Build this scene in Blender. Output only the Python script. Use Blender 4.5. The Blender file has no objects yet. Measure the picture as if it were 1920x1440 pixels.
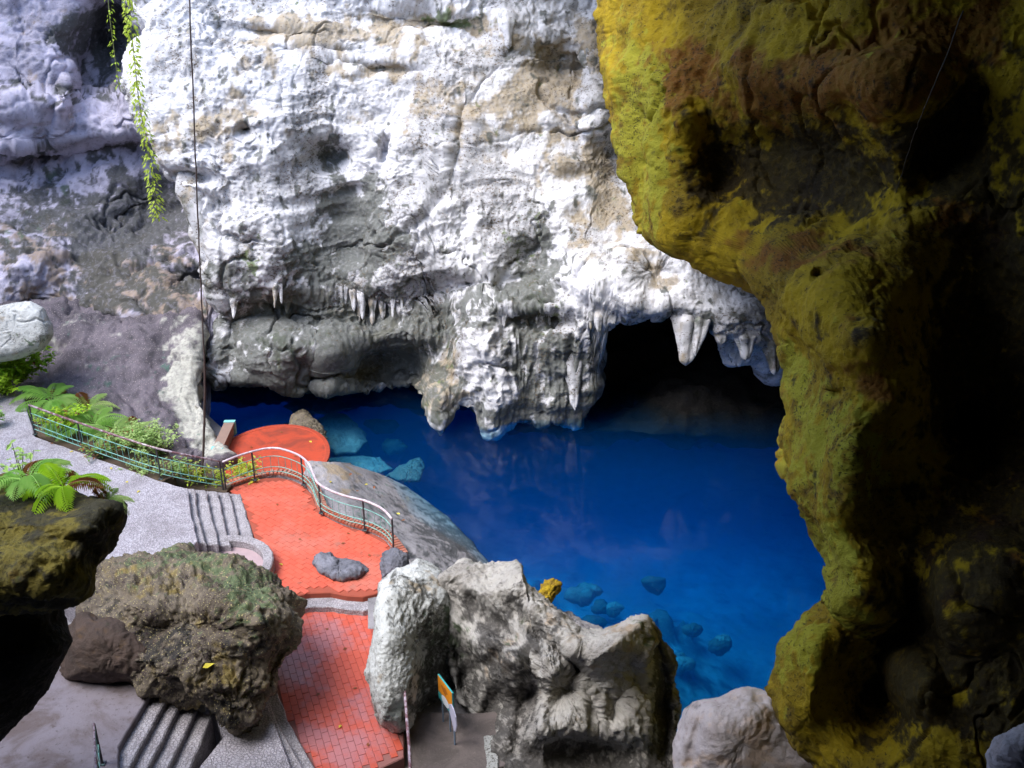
import bpy, math, random
import numpy as np
from mathutils import Vector

random.seed(7)
rng = np.random.default_rng(7)
scene = bpy.context.scene
COL = scene.collection

# ------------------------------------------------------------------ camera, sky, sun, exposure
F_PX, W_PX, H_PX = 1900.0, 1920.0, 1440.0
PITCH = math.radians(24.0)
CAM = np.array([0.0, 0.0, 15.0])
cam_data = bpy.data.cameras.new("camera")
cam_data.sensor_width = 36.0
cam_data.lens = 36.0 * F_PX / W_PX
cam_data.clip_end = 500
cam = bpy.data.objects.new("camera", cam_data)
COL.objects.link(cam)
cam.location = CAM
cam.rotation_euler = (math.pi / 2 - PITCH, 0, 0)
scene.camera = cam

SUN_TO = Vector((-0.55, -0.28, 1.0)).normalized()      # from the scene towards the sun
SUN_ELEV = math.asin(SUN_TO.z)
SUN_AZ = math.atan2(SUN_TO.x, SUN_TO.y)                # clockwise from +Y
world = bpy.data.worlds.new("World")
scene.world = world
world.use_nodes = True
wn = world.node_tree
bg = wn.nodes["Background"]
sky = wn.nodes.new("ShaderNodeTexSky")
sky.sky_type = 'NISHITA'
sky.sun_disc = False
sky.sun_elevation = SUN_ELEV
sky.sun_rotation = SUN_AZ
sky.air_density = 1.0
sky.dust_density = 1.5
wn.links.new(sky.outputs[0], bg.inputs[0])
bg.inputs[1].default_value = 0.15

sun_data = bpy.data.lights.new("sun", 'SUN')
sun_data.energy = 1.3
sun_data.angle = math.radians(40)
sun_data.color = (1.0, 0.98, 0.95)
sun = bpy.data.objects.new("sun", sun_data)
COL.objects.link(sun)
sun.rotation_euler = SUN_TO.to_track_quat('Z', 'Y').to_euler()

scene.view_settings.view_transform = 'Standard'
scene.view_settings.look = 'None'
scene.view_settings.gamma = 1.0
scene.view_settings.use_curve_mapping = False
scene.view_settings.exposure = 1.85
scene.render.engine = 'CYCLES'
scene.cycles.use_denoising = True
scene.cycles.max_bounces = 6
scene.cycles.diffuse_bounces = 3
scene.cycles.transparent_max_bounces = 16
scene.cycles.volume_bounces = 2

# ------------------------------------------------------------------ photograph pixel -> point of the place
CP, SP = math.cos(PITCH), math.sin(PITCH)


def pt(x, y, t):
    """point at depth t (metres along the optical axis) seen at photo pixel (x, y)"""
    x, y, t = np.broadcast_arrays(np.asarray(x, float), np.asarray(y, float), np.asarray(t, float))
    dx = (x - W_PX / 2) / F_PX
    dy = (H_PX / 2 - y) / F_PX
    return np.stack([dx * t, (CP + SP * dy) * t, CAM[2] + (-SP + CP * dy) * t], -1)


def tz(y, z):
    """depth at which pixel row y meets height z"""
    dy = (H_PX / 2 - np.asarray(y, float)) / F_PX
    return (z - CAM[2]) / (-SP + CP * dy)


def pz(x, y, z):
    return pt(x, y, tz(y, z))


def V(a):
    return Vector((float(a[0]), float(a[1]), float(a[2])))


# ------------------------------------------------------------------ numpy noise
def _hash(ix, iy, iz, seed):
    h = (ix * 374761393 + iy * 668265263 + iz * 2147483647 + seed * 144269504) & 0xFFFFFFFF
    h = ((h ^ (h >> 13)) * 1274126177) & 0xFFFFFFFF
    h = (h ^ (h >> 16)) & 0xFFFFFFFF
    return h


GR = rng.normal(size=(256, 3))
GR /= np.linalg.norm(GR, axis=1)[:, None]
GR = GR.astype(np.float32)


def perlin(p, seed=0):
    shp = p.shape[:-1]
    p = p.reshape(-1, 3)
    fl = np.floor(p)
    i = fl.astype(np.int64).astype(np.uint32)
    f = (p - fl).astype(np.float32)
    u = f * f * f * (f * (f * 6 - 15) + 10)
    hx = [i[:, 0] * np.uint32(374761393), (i[:, 0] + np.uint32(1)) * np.uint32(374761393)]
    hy = [i[:, 1] * np.uint32(668265263), (i[:, 1] + np.uint32(1)) * np.uint32(668265263)]
    hz = [i[:, 2] * np.uint32(2246822519), (i[:, 2] + np.uint32(1)) * np.uint32(2246822519)]
    sd = np.uint32((seed * 144269504 + 77) & 0xFFFFFFFF)
    out = np.zeros(len(p), np.float32)
    for a in (0, 1):
        wa = u[:, 0] if a else 1 - u[:, 0]
        for b in (0, 1):
            wab = wa * (u[:, 1] if b else 1 - u[:, 1])
            hab = hx[a] + hy[b] + sd
            for c in (0, 1):
                h = hab + hz[c]
                h = (h ^ (h >> np.uint32(13))) * np.uint32(1274126177)
                h = (h ^ (h >> np.uint32(16))) & np.uint32(255)
                g = GR[h]
                d = g[:, 0] * (f[:, 0] - a) + g[:, 1] * (f[:, 1] - b) + g[:, 2] * (f[:, 2] - c)
                out += wab * (u[:, 2] if c else 1 - u[:, 2]) * d
    return (out * 1.6).reshape(shp)


def fbm(p, octaves=4, seed=0, gain=0.5):
    s, a, tot = 0.0, 1.0, 0.0
    for k in range(octaves):
        s = s + a * perlin(p * 2 ** k + 17.3 * k, seed + k)
        tot += a
        a *= gain
    return s / tot * 1.4


def ridged(p, octaves=3, seed=0):
    s, a, tot = 0.0, 1.0, 0.0
    for k in range(octaves):
        s = s + a * (1 - 2 * np.abs(perlin(p * 2 ** k + 9.1 * k, seed + k)))
        tot += a
        a *= 0.5
    return s / tot


def worley(p, seed=0):
    """distance to the nearest and second nearest feature point"""
    shp = p.shape[:-1]
    p = p.reshape(-1, 3)
    i = np.floor(p).astype(np.int64)
    d1 = np.full(len(p), 9.0)
    d2 = np.full(len(p), 9.0)
    for a in (-1, 0, 1):
        for b in (-1, 0, 1):
            for c in (-1, 0, 1):
                cx, cy, cz = i[:, 0] + a, i[:, 1] + b, i[:, 2] + c
                h = _hash(cx, cy, cz, seed)
                q = np.stack([cx + (h & 255) / 255., cy + ((h >> 8) & 255) / 255., cz + ((h >> 16) & 255) / 255.], -1)
                d = np.sqrt(((q - p) ** 2).sum(1))
                d2 = np.minimum(d2, np.maximum(d, d1))
                d1 = np.minimum(d1, d)
    return d1.reshape(shp), d2.reshape(shp)


def smooth(a, b, x):
    k = np.clip((x - a) / (b - a), 0, 1)
    return k * k * (3 - 2 * k)


def gauss(x, y, items):
    """sum of soft elliptical bumps (cx, cy, rx, ry, rotation in degrees, amount)"""
    s = np.zeros(np.broadcast(x, y).shape)
    for cx, cy, rx, ry, rot, am in items:
        r = math.radians(rot)
        dx, dy = x - cx, y - cy
        u = (dx * math.cos(r) + dy * math.sin(r)) / rx
        v = (-dx * math.sin(r) + dy * math.cos(r)) / ry
        s = s + am * np.exp(-(u * u + v * v) ** 1.5)
    return s


# ------------------------------------------------------------------ mesh helpers
def put(o, parent=None, label=None, cat=None, group=None, kind=None):
    COL.objects.link(o)
    if parent is not None:
        o.parent = parent
    if label: o["label"] = label
    if cat: o["category"] = cat
    if group: o["group"] = group
    if kind: o["kind"] = kind
    return o


def raw_mesh(name, verts, loops, counts, material, smooth_shade=True, stain_shade=None):
    me = bpy.data.meshes.new(name)
    verts = np.asarray(verts, np.float32)
    loops = np.asarray(loops, np.int32)
    counts = np.asarray(counts, np.int32)
    me.vertices.add(len(verts))
    me.vertices.foreach_set("co", verts.ravel())
    me.loops.add(len(loops))
    me.loops.foreach_set("vertex_index", loops)
    me.polygons.add(len(counts))
    st = np.zeros(len(counts), np.int32)
    st[1:] = np.cumsum(counts)[:-1]
    me.polygons.foreach_set("loop_start", st)
    me.polygons.foreach_set("loop_total", counts)
    me.polygons.foreach_set("use_smooth", np.full(len(counts), smooth_shade))
    if stain_shade is not None:
        at = me.attributes.new("stain_shade", 'FLOAT_COLOR', 'POINT')
        at.data.foreach_set("color", np.ascontiguousarray(stain_shade.reshape(-1, 4), np.float32).ravel())
    me.update(calc_edges=True)
    me.validate()
    if material: me.materials.append(material)
    return me


def grid_faces(nv, nu, wrap=False):
    r = np.arange(nv - 1)[:, None]
    c = np.arange(nu if wrap else nu - 1)[None, :]
    c2 = (c + 1) % nu
    a = r * nu + c
    b = r * nu + c2
    d = (r + 1) * nu + c
    e = (r + 1) * nu + c2
    return np.stack([a, d, e, b], -1).reshape(-1)


def grid_normals(P, wrap=False):
    if wrap:
        du = np.roll(P, -1, 1) - np.roll(P, 1, 1)
    else:
        du = np.gradient(P, axis=1)
    dv = np.gradient(P, axis=0)
    n = np.cross(dv, du)
    n /= np.maximum(np.linalg.norm(n, axis=-1, keepdims=True), 1e-9)
    return n


def grid_object(name, P, material, wrap=False, stain_shade=None, flip=False, **tags):
    nv, nu = P.shape[:2]
    lp = grid_faces(nv, nu, wrap).reshape(-1, 4)
    if flip: lp = lp[:, ::-1]
    base = P.reshape(-1, 3)
    origin = base.mean(0)
    origin[2] = base[:, 2].min()
    me = raw_mesh(name, base - origin, lp.ravel(), np.full(len(lp), 4), material, True, stain_shade)
    o = bpy.data.objects.new(name, me)
    o.location = V(origin)
    return put(o, **tags)


def mesh_object(name, verts, faces, material, smooth_shade=False, parent=None, origin=None, **tags):
    verts = np.asarray(verts, float)
    if parent is None:
        if origin is None:
            origin = verts.mean(0)
            origin[2] = verts[:, 2].min()
    elif origin is None:
        origin = np.zeros(3)
    me = raw_mesh(name, verts - origin, [i for f in faces for i in f], [len(f) for f in faces], material, smooth_shade)
    o = bpy.data.objects.new(name, me)
    o.location = V(origin)
    return put(o, parent=parent, **tags)


def empty(name, loc, **tags):
    o = bpy.data.objects.new(name, None)
    o.empty_display_size = 0.3
    o.location = V(loc)
    return put(o, **tags)


class MB:
    """collects shapes for ONE mesh"""
    def __init__(s): s.v, s.f = [], []
    def add(s, vs, fs):
        k = len(s.v)
        s.v += [tuple(map(float, q)) for q in vs]
        s.f += [tuple(i + k for i in f) for f in fs]
        return s
    def tube(s, pts, r, n=8, cap=True):
        pts = [Vector(map(float, p)) for p in pts]
        rs = r if hasattr(r, '__len__') else [r] * len(pts)
        rings = []
        for i, p in enumerate(pts):
            d = (pts[min(i + 1, len(pts) - 1)] - pts[max(i - 1, 0)]).normalized()
            a = d.cross(Vector((0.13, 0.2, 1))) if abs(d.z) < .9 else d.cross(Vector((0, 1, 0.1)))
            a.normalize()
            b = d.cross(a)
            rings.append([p + (a * math.cos(2 * math.pi * k / n) + b * math.sin(2 * math.pi * k / n)) * rs[i] for k in range(n)])
        vs = [q for R in rings for q in R]
        fs = [(i * n + k, i * n + (k + 1) % n, (i + 1) * n + (k + 1) % n, (i + 1) * n + k) for i in range(len(pts) - 1) for k in range(n)]
        if cap:
            fs.append(tuple(range(n))[::-1])
            fs.append(tuple((len(pts) - 1) * n + k for k in range(n)))
        return s.add(vs, fs)
    def box(s, c, ax, ay, az):
        c, ax, ay, az = map(Vector, (c, ax, ay, az))
        vs = [c + ax * i + ay * j + az * k for i in (-1, 1) for j in (-1, 1) for k in (-1, 1)]
        return s.add(vs, [(0, 1, 3, 2), (4, 6, 7, 5), (0, 4, 5, 1), (2, 3, 7, 6), (0, 2, 6, 4), (1, 5, 7, 3)])
    def build(s, name, material, parent=None, origin=None, smooth_shade=False, **tags):
        return mesh_object(name, s.v, s.f, material, smooth_shade, parent, origin, **tags)


# ------------------------------------------------------------------ node materials
class NT:
    def __init__(s, name):
        s.m = bpy.data.materials.new(name)
        s.m.use_nodes = True
        s.t = s.m.node_tree
        s.t.nodes.clear()
        s.out = s.t.nodes.new("ShaderNodeOutputMaterial")
        s.co = s.t.nodes.new("ShaderNodeTexCoord").outputs["Object"]
    def L(s, a, b): s.t.links.new(a, b)
    def setin(s, sock, v):
        if isinstance(v, bpy.types.NodeSocket): s.L(v, sock)
        elif hasattr(v, '__len__') and len(v) == 3 and sock.type == 'RGBA': sock.default_value = (*v, 1)
        else: sock.default_value = v
    def noise(s, scale, detail=6, rough=.6, dist=0.0, stretch=None, off=0.0):
        n = s.t.nodes.new("ShaderNodeTexNoise")
        n.inputs["Scale"].default_value = scale
        n.inputs["Detail"].default_value = detail
        n.inputs["Roughness"].default_value = rough
        n.inputs["Distortion"].default_value = dist
        mp = s.t.nodes.new("ShaderNodeMapping")
        mp.inputs["Location"].default_value = (off, off * 1.7, off * .6)
        if stretch: mp.inputs["Scale"].default_value = stretch
        s.L(s.co, mp.inputs["Vector"])
        s.L(mp.outputs[0], n.inputs["Vector"])
        return n.outputs["Fac"]
    def voro(s, scale, feature='F1', stretch=None):
        n = s.t.nodes.new("ShaderNodeTexVoronoi")
        n.feature = feature
        n.inputs["Scale"].default_value = scale
        if stretch:
            mp = s.t.nodes.new("ShaderNodeMapping")
            mp.inputs["Scale"].default_value = stretch
            s.L(s.co, mp.inputs["Vector"]); s.L(mp.outputs[0], n.inputs["Vector"])
        else:
            s.L(s.co, n.inputs["Vector"])
        return n
    def math(s, op, a, b=0.0, c=None):
        n = s.t.nodes.new("ShaderNodeMath")
        n.operation = op
        s.setin(n.inputs[0], a); s.setin(n.inputs[1], b)
        if c is not None: s.setin(n.inputs[2], c)
        return n.outputs[0]
    def step(s, x, lo, hi):
        n = s.t.nodes.new("ShaderNodeMapRange")
        n.interpolation_type = 'SMOOTHSTEP'
        s.setin(n.inputs[0], x)
        n.inputs[1].default_value = lo; n.inputs[2].default_value = hi
        return n.outputs[0]
    def mix(s, fac, a, b, mode='MIX'):
        n = s.t.nodes.new("ShaderNodeMix")
        n.data_type = 'RGBA'
        n.blend_type = mode
        s.setin(n.inputs[0], fac); s.setin(n.inputs[6], a); s.setin(n.inputs[7], b)
        return n.outputs[2]
    def attr(s, name="stain_shade"):
        a = s.t.nodes.new("ShaderNodeAttribute")
        a.attribute_name = name
        sp = s.t.nodes.new("ShaderNodeSeparateColor")
        s.L(a.outputs["Color"], sp.inputs[0])
        return [sp.outputs[0], sp.outputs[1], sp.outputs[2], a.outputs["Alpha"]]
    def rand(s):
        return s.t.nodes.new("ShaderNodeObjectInfo").outputs["Random"]
    def bump(s, h, strength, dist, normal=None):
        b = s.t.nodes.new("ShaderNodeBump")
        b.inputs["Strength"].default_value = strength
        b.inputs["Distance"].default_value = dist
        s.L(h, b.inputs["Height"])
        if normal: s.L(normal, b.inputs["Normal"])
        return b.outputs[0]
    def principled(s, col, rough=.85, normal=None, spec=.3, metallic=0.0, **kw):
        p = s.t.nodes.new("ShaderNodeBsdfPrincipled")
        s.setin(p.inputs["Base Color"], col)
        s.setin(p.inputs["Roughness"], rough)
        p.inputs["Specular IOR Level"].default_value = spec
        p.inputs["Metallic"].default_value = metallic
        if normal: s.L(normal, p.inputs["Normal"])
        for k, v in kw.items(): s.setin(p.inputs[k.replace('_', ' ')], v)
        s.L(p.outputs[0], s.out.inputs[0])
        return s.m


FINE = {}


def rock_mat(name, light, mid, dark, ochre, green, pit=.5, fine=1.0, streak=0.0, bumpd=.05, spec=.25, rough=.85, pitcol=(.07, .06, .05), fleck=0.0, fleckcol=(.5, .5, .45)):
    """stone of three tones; the stain attribute holds dark algae and painted shade (R), ochre (G), green moss (B) and the light/mid tone (A)"""
    n = NT(name)
    A = n.attr()
    small = n.noise(5.5 * fine, 5, .68, .4, off=7)
    pits = n.noise(12 * fine, 3, .6, .6, stretch=(1, 1, 1.6), off=31)
    col = n.mix(A[3], light, mid)
    col = n.mix(n.math('MULTIPLY', n.step(small, .52, .74), .40), col, dark)
    col = n.mix(A[1], col, n.mix(n.math('MULTIPLY', n.step(small, .40, .68), .45), ochre, mid))
    col = n.mix(A[2], col, green)
    col = n.mix(A[0], col, n.mix(n.math('MULTIPLY', n.step(small, .50, .62), .35), dark, mid))
    clus = A[3]
    col = n.mix(n.math('MULTIPLY', n.step(n.math('ADD', pits, n.math('MULTIPLY', n.math('SUBTRACT', clus, .5), .12)), .58, .65), pit), col, pitcol)
    if fleck: col = n.mix(n.math('MULTIPLY', n.step(n.noise(17 * fine, 2, .5, .3, off=53), .62, .68), fleck), col, fleckcol)
    nm = n.bump(n.math('ADD', small, n.math('MULTIPLY', pits, .5)), .8, bumpd)
    m = n.principled(col, rough, nm, spec)
    FINE[name] = (fine, streak)
    return m


def paint(P, raw, material, seed=0):
    """where the stone is stained or darkened by painted shade: soft patches broken up by noise"""
    fine, streak = FINE[material.name]
    out = np.zeros(P.shape[:-1] + (4,), np.float32)
    if raw is None: raw = np.zeros(P.shape)
    out[..., 3] = np.clip(.62 * smooth(-.25, .35, fbm(P * .45 * fine, 4, 300 + seed)) + .6 * smooth(.02, .5, fbm(P * 1.9 * fine, 4, 310 + seed, .62)), 0, 1)
    out[..., 1] = .85 * smooth(.30, .66, raw[..., 1] + .85 * fbm(P * 1.2 * fine, 5, 320 + seed, .62))
    out[..., 2] = .90 * smooth(.42, .70, raw[..., 2] + .85 * fbm(P * 2.6 * fine, 4, 330 + seed, .62))
    d = raw[..., 0] + 1.0 * fbm(P * 2.0 * fine, 5, 340 + seed, .66)
    if streak: d = d + streak * smooth(.0, .6, fbm(P * np.array([2.2, 2.2, .22]), 3, 350 + seed))
    out[..., 0] = .9 * smooth(.40, .74, d)
    return out


M = {}
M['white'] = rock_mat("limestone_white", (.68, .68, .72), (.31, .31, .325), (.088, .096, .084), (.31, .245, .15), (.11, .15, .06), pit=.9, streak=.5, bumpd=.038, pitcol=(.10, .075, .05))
M['lilac'] = rock_mat("limestone_shaded_wall", (.50, .48, .60), (.26, .25, .31), (.06, .065, .06), (.27, .20, .13), (.10, .14, .10), pit=.35, streak=.25, bumpd=.05)  # lilac of the skylit shade is put into the wall colour
M['cave'] = rock_mat("cave_rock", (.009, .0085, .0085), (.006, .0055, .0055), (.004, .004, .004), (.011, .009, .007), (.016, .018, .010), pit=.3, bumpd=.08)  # near-black: the unlit cave's darkness is put into the colour
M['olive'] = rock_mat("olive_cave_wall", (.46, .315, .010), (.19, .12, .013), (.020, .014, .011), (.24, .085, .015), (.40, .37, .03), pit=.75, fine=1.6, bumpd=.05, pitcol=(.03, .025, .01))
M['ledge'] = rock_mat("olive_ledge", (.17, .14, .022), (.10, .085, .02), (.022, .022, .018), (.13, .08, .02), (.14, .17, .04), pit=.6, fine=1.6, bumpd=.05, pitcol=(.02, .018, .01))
M['moss'] = rock_mat("mossy_boulder", (.18, .15, .115), (.08, .065, .052), (.025, .025, .025), (.24, .18, .05), (.10, .14, .07), pit=.9, fine=1.7, bumpd=.07, pitcol=(.035, .02, .03), fleck=.8, fleckcol=(.48, .42, .20))
M['brown'] = rock_mat("brown_rock", (.085, .06, .05), (.055, .04, .034), (.02, .018, .018), (.10, .06, .03), (.05, .06, .03), pit=.4, fine=2.0, bumpd=.05)
M['pale'] = rock_mat("pale_boulder", (.53, .55, .55), (.36, .37, .36), (.05, .05, .045), (.34, .26, .16), (.07, .11, .06), pit=.85, fine=2.0, bumpd=.04)
M['ridge'] = rock_mat("eroded_ridge", (.40, .385, .36), (.25, .235, .22), (.045, .042, .04), (.32, .24, .16), (.08, .11, .06), pit=.5, fine=1.8, bumpd=.05)
M['bluegrey'] = rock_mat("blue_grey_stone", (.20, .205, .25), (.095, .10, .125), (.03, .03, .035), (.24, .20, .15), (.12, .13, .10), pit=.3, fine=2.4, bumpd=.03)
M['grey'] = rock_mat("grey_rock", (.30, .29, .31), (.18, .175, .19), (.05, .055, .06), (.30, .23, .14), (.10, .16, .14), pit=.25, fine=1.6, bumpd=.03)
M['slope'] = rock_mat("dark_slope", (.14, .122, .145), (.07, .064, .076), (.05, .055, .06), (.50, .50, .44), (.06, .12, .10), pit=.2, fine=1.5, bumpd=.03, fleck=.6, fleckcol=(.45, .38, .38))
M['pink'] = rock_mat("pinkish_boulder", (.46, .42, .43), (.35, .30, .29), (.12, .11, .11), (.52, .40, .32), (.20, .22, .10), pit=.3, fine=2.4, bumpd=.025)
M['sunk'] = rock_mat("submerged_rock", (.15, .16, .15), (.09, .10, .095), (.05, .06, .06), (.30, .28, .18), (.10, .15, .10), pit=.2, fine=1.2, bumpd=.04)
M['slab'] = rock_mat("submerged_slab", (.34, .35, .33), (.22, .23, .22), (.06, .07, .07), (.30, .28, .18), (.10, .15, .10), pit=.4, fine=1.6, bumpd=.04)
M['bed'] = rock_mat("pool_bed", (.56, .56, .53), (.36, .38, .36), (.10, .12, .12), (.45, .42, .30), (.15, .22, .15), pit=.15, fine=.8, bumpd=.06)


def concrete(name, a, b, c, scale=1.0, peb=0.0, rough=.8):
    n = NT(name)
    n1 = n.noise(.8 * scale, 9, .65, .4)
    n2 = n.noise(9 * scale, 6, .7, .2, off=5)
    col = n.mix(n.step(n1, .4, .62), a, b)
    col = n.mix(n.math('MULTIPLY', n.step(n2, .55, .7), .6), col, c)
    h = n2
    if peb:
        v = n.voro(15.0, 'DISTANCE_TO_EDGE')
        e = n.step(n.math('ADD', v.outputs["Distance"], n.math('MULTIPLY', n.math('SUBTRACT', n.noise(6, 4, .7, off=9), .5), .5)), .0, .20)
        col = n.mix(n.math('MULTIPLY', n.math('SUBTRACT', 1.0, e), .55), col, c)
        col = n.mix(n.math('MULTIPLY', n.step(n.noise(22, 3, .6, off=13), .60, .68), .6), col, (.55, .53, .58))
        h = n.math('ADD', n.math('MULTIPLY', e, peb), n2)
    return n.principled(col, rough, n.bump(h, .8, .02), .3)


M['pave'] = concrete("pebbled_concrete", (.48, .46, .53), (.36, .34, .385), (.13, .12, .13), peb=1.0)
M['step'] = concrete("step_stone", (.44, .42, .46), (.33, .31, .34), (.11, .10, .10), 1.6, peb=.6)
M['dirtpave'] = concrete("worn_brown_concrete", (.20, .18, .21), (.12, .095, .095), (.07, .05, .04), 1.2)
M['signground'] = concrete("dusty_ground", (.15, .125, .12), (.10, .085, .08), (.22, .2, .18), 2.0)
M['soil'] = concrete("leaf_litter_soil", (.10, .07, .05), (.06, .045, .03), (.22, .12, .06), 2.5)
M['pinkfloor'] = concrete("pink_plaster", (.42, .31, .33), (.36, .27, .29), (.3, .24, .25), 1.5, rough=.6)


def paver_mat(name, worn_sheen):
    n = NT(name)
    r = n.rand()
    n1 = n.noise(1.6, 8, .65, .4)
    n2 = n.noise(30, 4, .6, 0)
    col = n.mix(n.math('MULTIPLY', r, .6), (.52, .085, .048), (.61, .12, .070))
    col = n.mix(n.math('MULTIPLY', n.step(n1, .52, .70), .6), col, (.60, .11, .095))
    w = n.t.nodes.new("ShaderNodeNewGeometry").outputs["Position"]
    nz = n.t.nodes.new("ShaderNodeTexNoise")
    nz.inputs["Scale"].default_value = .7 if worn_sheen else .9
    nz.inputs["Detail"].default_value = 9
    nz.inputs["Roughness"].default_value = .68
    n.L(w, nz.inputs["Vector"])
    f = n.math('ADD', nz.outputs["Fac"], n.math('MULTIPLY', n.math('SUBTRACT', r, .5), .05))
    if worn_sheen:
        col = n.mix(n.math('MULTIPLY', n.step(f, .44, .62), .75), col, (.40, .185, .20))  # grey-pink holds real wear plus the wet sky sheen, painted in
        rough = n.math('SUBTRACT', .50, n.math('MULTIPLY', n.step(f, .45, .58), .25))
    else:
        col = n.mix(n.math('MULTIPLY', n.step(f, .54, .70), .7), col, (.20, .085, .06))
        nb = n.t.nodes.new("ShaderNodeTexNoise"); nb.inputs["Scale"].default_value = .38; nb.inputs["Detail"].default_value = 8; nb.inputs["Roughness"].default_value = .7
        n.L(w, nb.inputs["Vector"])
        col = n.mix(n.math('MULTIPLY', n.step(nb.outputs["Fac"], .46, .66), .5), col, (.44, .19, .15))
        rough = .6
    col = n.mix(n.math('MULTIPLY', n.step(n2, .58, .7), .25), col, (.30, .10, .07))
    return n.principled(col, rough, n.bump(n2, .5, .004), .4)


M['paver'] = paver_mat("red_paver", False)
M['paver_worn_sheen'] = paver_mat("worn_sheen_red_paver", True)
n = NT("disc_red_concrete")
M['disc'] = n.principled(n.mix(n.step(n.noise(1.1, 9, .75, .8), .42, .64), (.44, .060, .026), (.24, .045, .026)), .6, n.bump(n.noise(25, 5, .7), .5, .006), .35)
n = NT("mortar_red")
M['mortar'] = n.principled(n.mix(n.noise(3, 6, .6), (.36, .075, .04), (.26, .07, .05)), .9)
n = NT("mortar_pale")
M['mortar_pale'] = n.principled(n.mix(n.noise(3, 6, .6), (.33, .15, .135), (.24, .10, .09)), .9)
n = NT("kerb_brick")
r_ = n.rand()
M['kerb'] = n.principled(n.mix(n.step(n.noise(9, 5, .7), .45, .65), n.mix(r_, (.46, .10, .05), (.40, .22, .17)), (.28, .18, .15)), .75, n.bump(n.noise(30, 4), .5, .005))
n = NT("painted_rail")
M['rail'] = n.principled(n.mix(n.step(n.noise(6, 6, .7), .45, .6), (.16, .075, .085), (.42, .36, .42)), .28, None, .6)
n = NT("glare_rail")
M['glarerail'] = n.principled(n.mix(n.step(n.noise(6, 6, .7), .35, .6), (.72, .66, .74), (.46, .36, .42)), .35, None, .5)  # whitish glare on the handrail is put into its colour
n = NT("dark_post")
M['post'] = n.principled(n.mix(n.step(n.noise(8, 6, .7), .5, .65), (.05, .045, .055), (.10, .20, .20)), .45, None, .4)
n = NT("teal_rod")
M['teal'] = n.principled(n.mix(n.step(n.noise(8, 6, .7), .5, .65), (.20, .46, .42), (.12, .25, .24)), .4, None, .4)
n = NT("turquoise_paint")
M['turq'] = n.principled(n.mix(n.noise(4, 6, .7), (.16, .50, .52), (.26, .58, .58)), .6)
n = NT("bench_top")
M['bench'] = n.principled(n.mix(n.noise(4, 8, .7), (.30, .20, .16), (.20, .14, .12)), .7, n.bump(n.noise(20, 5), .4, .006))
n = NT("rope_fibre")
M['rope'] = n.principled(n.mix(n.noise(10, 5, .7), (.055, .04, .04), (.11, .08, .07)), .9)


def leaf_mat(name, a, b, trans=.5):
    n = NT(name)
    oi = n.rand()
    col = n.mix(n.math('ADD', n.math('MULTIPLY', oi, .5), n.math('MULTIPLY', n.noise(6, 3), .6)), a, b)
    m = n.principled(col, .5, None, .4)
    p = [x for x in n.t.nodes if x.type == 'BSDF_PRINCIPLED'][0]
    tr = n.t.nodes.new("ShaderNodeBsdfTranslucent")
    n.L(col, tr.inputs[0])
    mx = n.t.nodes.new("ShaderNodeMixShader")
    mx.inputs[0].default_value = trans
    n.L(p.outputs[0], mx.inputs[1]); n.L(tr.outputs[0], mx.inputs[2])
    n.L(mx.outputs[0], n.out.inputs[0])
    return m


M['fern'] = leaf_mat("fern_green", (.24, .54, .10), (.50, .70, .24))
M['shrub'] = leaf_mat("shrub_green", (.32, .55, .18), (.58, .70, .30))
M['bright'] = leaf_mat("bright_green", (.24, .52, .03), (.50, .70, .05))
M['vine'] = leaf_mat("vine_green", (.30, .48, .03), (.60, .68, .10))
M['yellowleaf'] = leaf_mat("yellow_leaf", (.60, .50, .03), (.70, .62, .08), .2)
M['brownleaf'] = leaf_mat("brown_leaf", (.30, .09, .03), (.20, .10, .04), .2)
n = NT("stem")
M['stem'] = n.principled((.14, .16, .06), .8)


# ================================================================== THE SETTING
def edge_fn(points):
    a = np.array(points, float)
    return lambda q: np.interp(q, a[:, 0], a[:, 1])


def rock_noise(P, N, big=.5, mid=.2, fine=.06, tiny=.02, seed=0, flute=0, strata=0, pock=0, s=1.0, even=.35, crack=0.0):
    k = even + (1 - even) * 1.5 * smooth(-.25, .45, fbm(P * (.4 / s), 2, seed + 61))      # rough and smooth areas
    d = big * fbm(P * (.33 / s), 3, seed) + k * mid * fbm(P * (.95 / s), 4, seed + 11, .5)
    if fine: d = d + k * fine * ridged(P * (2.6 / s) + .5 * fbm(P * (1.5 / s), 2, seed + 7)[..., None], 3, seed + 23)
    if tiny: d = d + tiny * fbm(P * (8.5 / s), 2, seed + 37)
    if strata: d = d + strata * ridged(P * np.array([.12, .12, .9]) / s + .3 * fbm(P * .4, 2, seed + 3)[..., None], 2, seed + 41)
    if isinstance(flute, np.ndarray) or flute: d = d + flute * ridged(P * np.array([2.6, 2.6, .16]) / s, 2, seed + 53)
    if crack:
        wp = P / s + .9 * fbm(P * (.5 / s), 3, seed + 81)[..., None] + .12 * fbm(P * (3 / s), 2, seed + 83)[..., None]
        c1 = np.abs(perlin(wp * np.array([.13, .13, .62]), seed + 84))
        c2 = np.abs(perlin(wp * np.array([.45, .45, .10]), seed + 85))
        on = smooth(-.1, .35, fbm(P * (.3 / s), 2, seed + 86))
        d = d - crack * (1.6 * smooth(.055, .0, c1) + smooth(.04, .0, c2)) * (.25 + on)
    if pock:
        w1, _ = worley(P * (1.6 / s) + .35 * fbm(P * (2.0 / s), 2, seed + 71)[..., None], seed + 5)
        d = d - k * pock * smooth(.40, .10, w1)
    return P + N * d[..., None]


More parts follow.
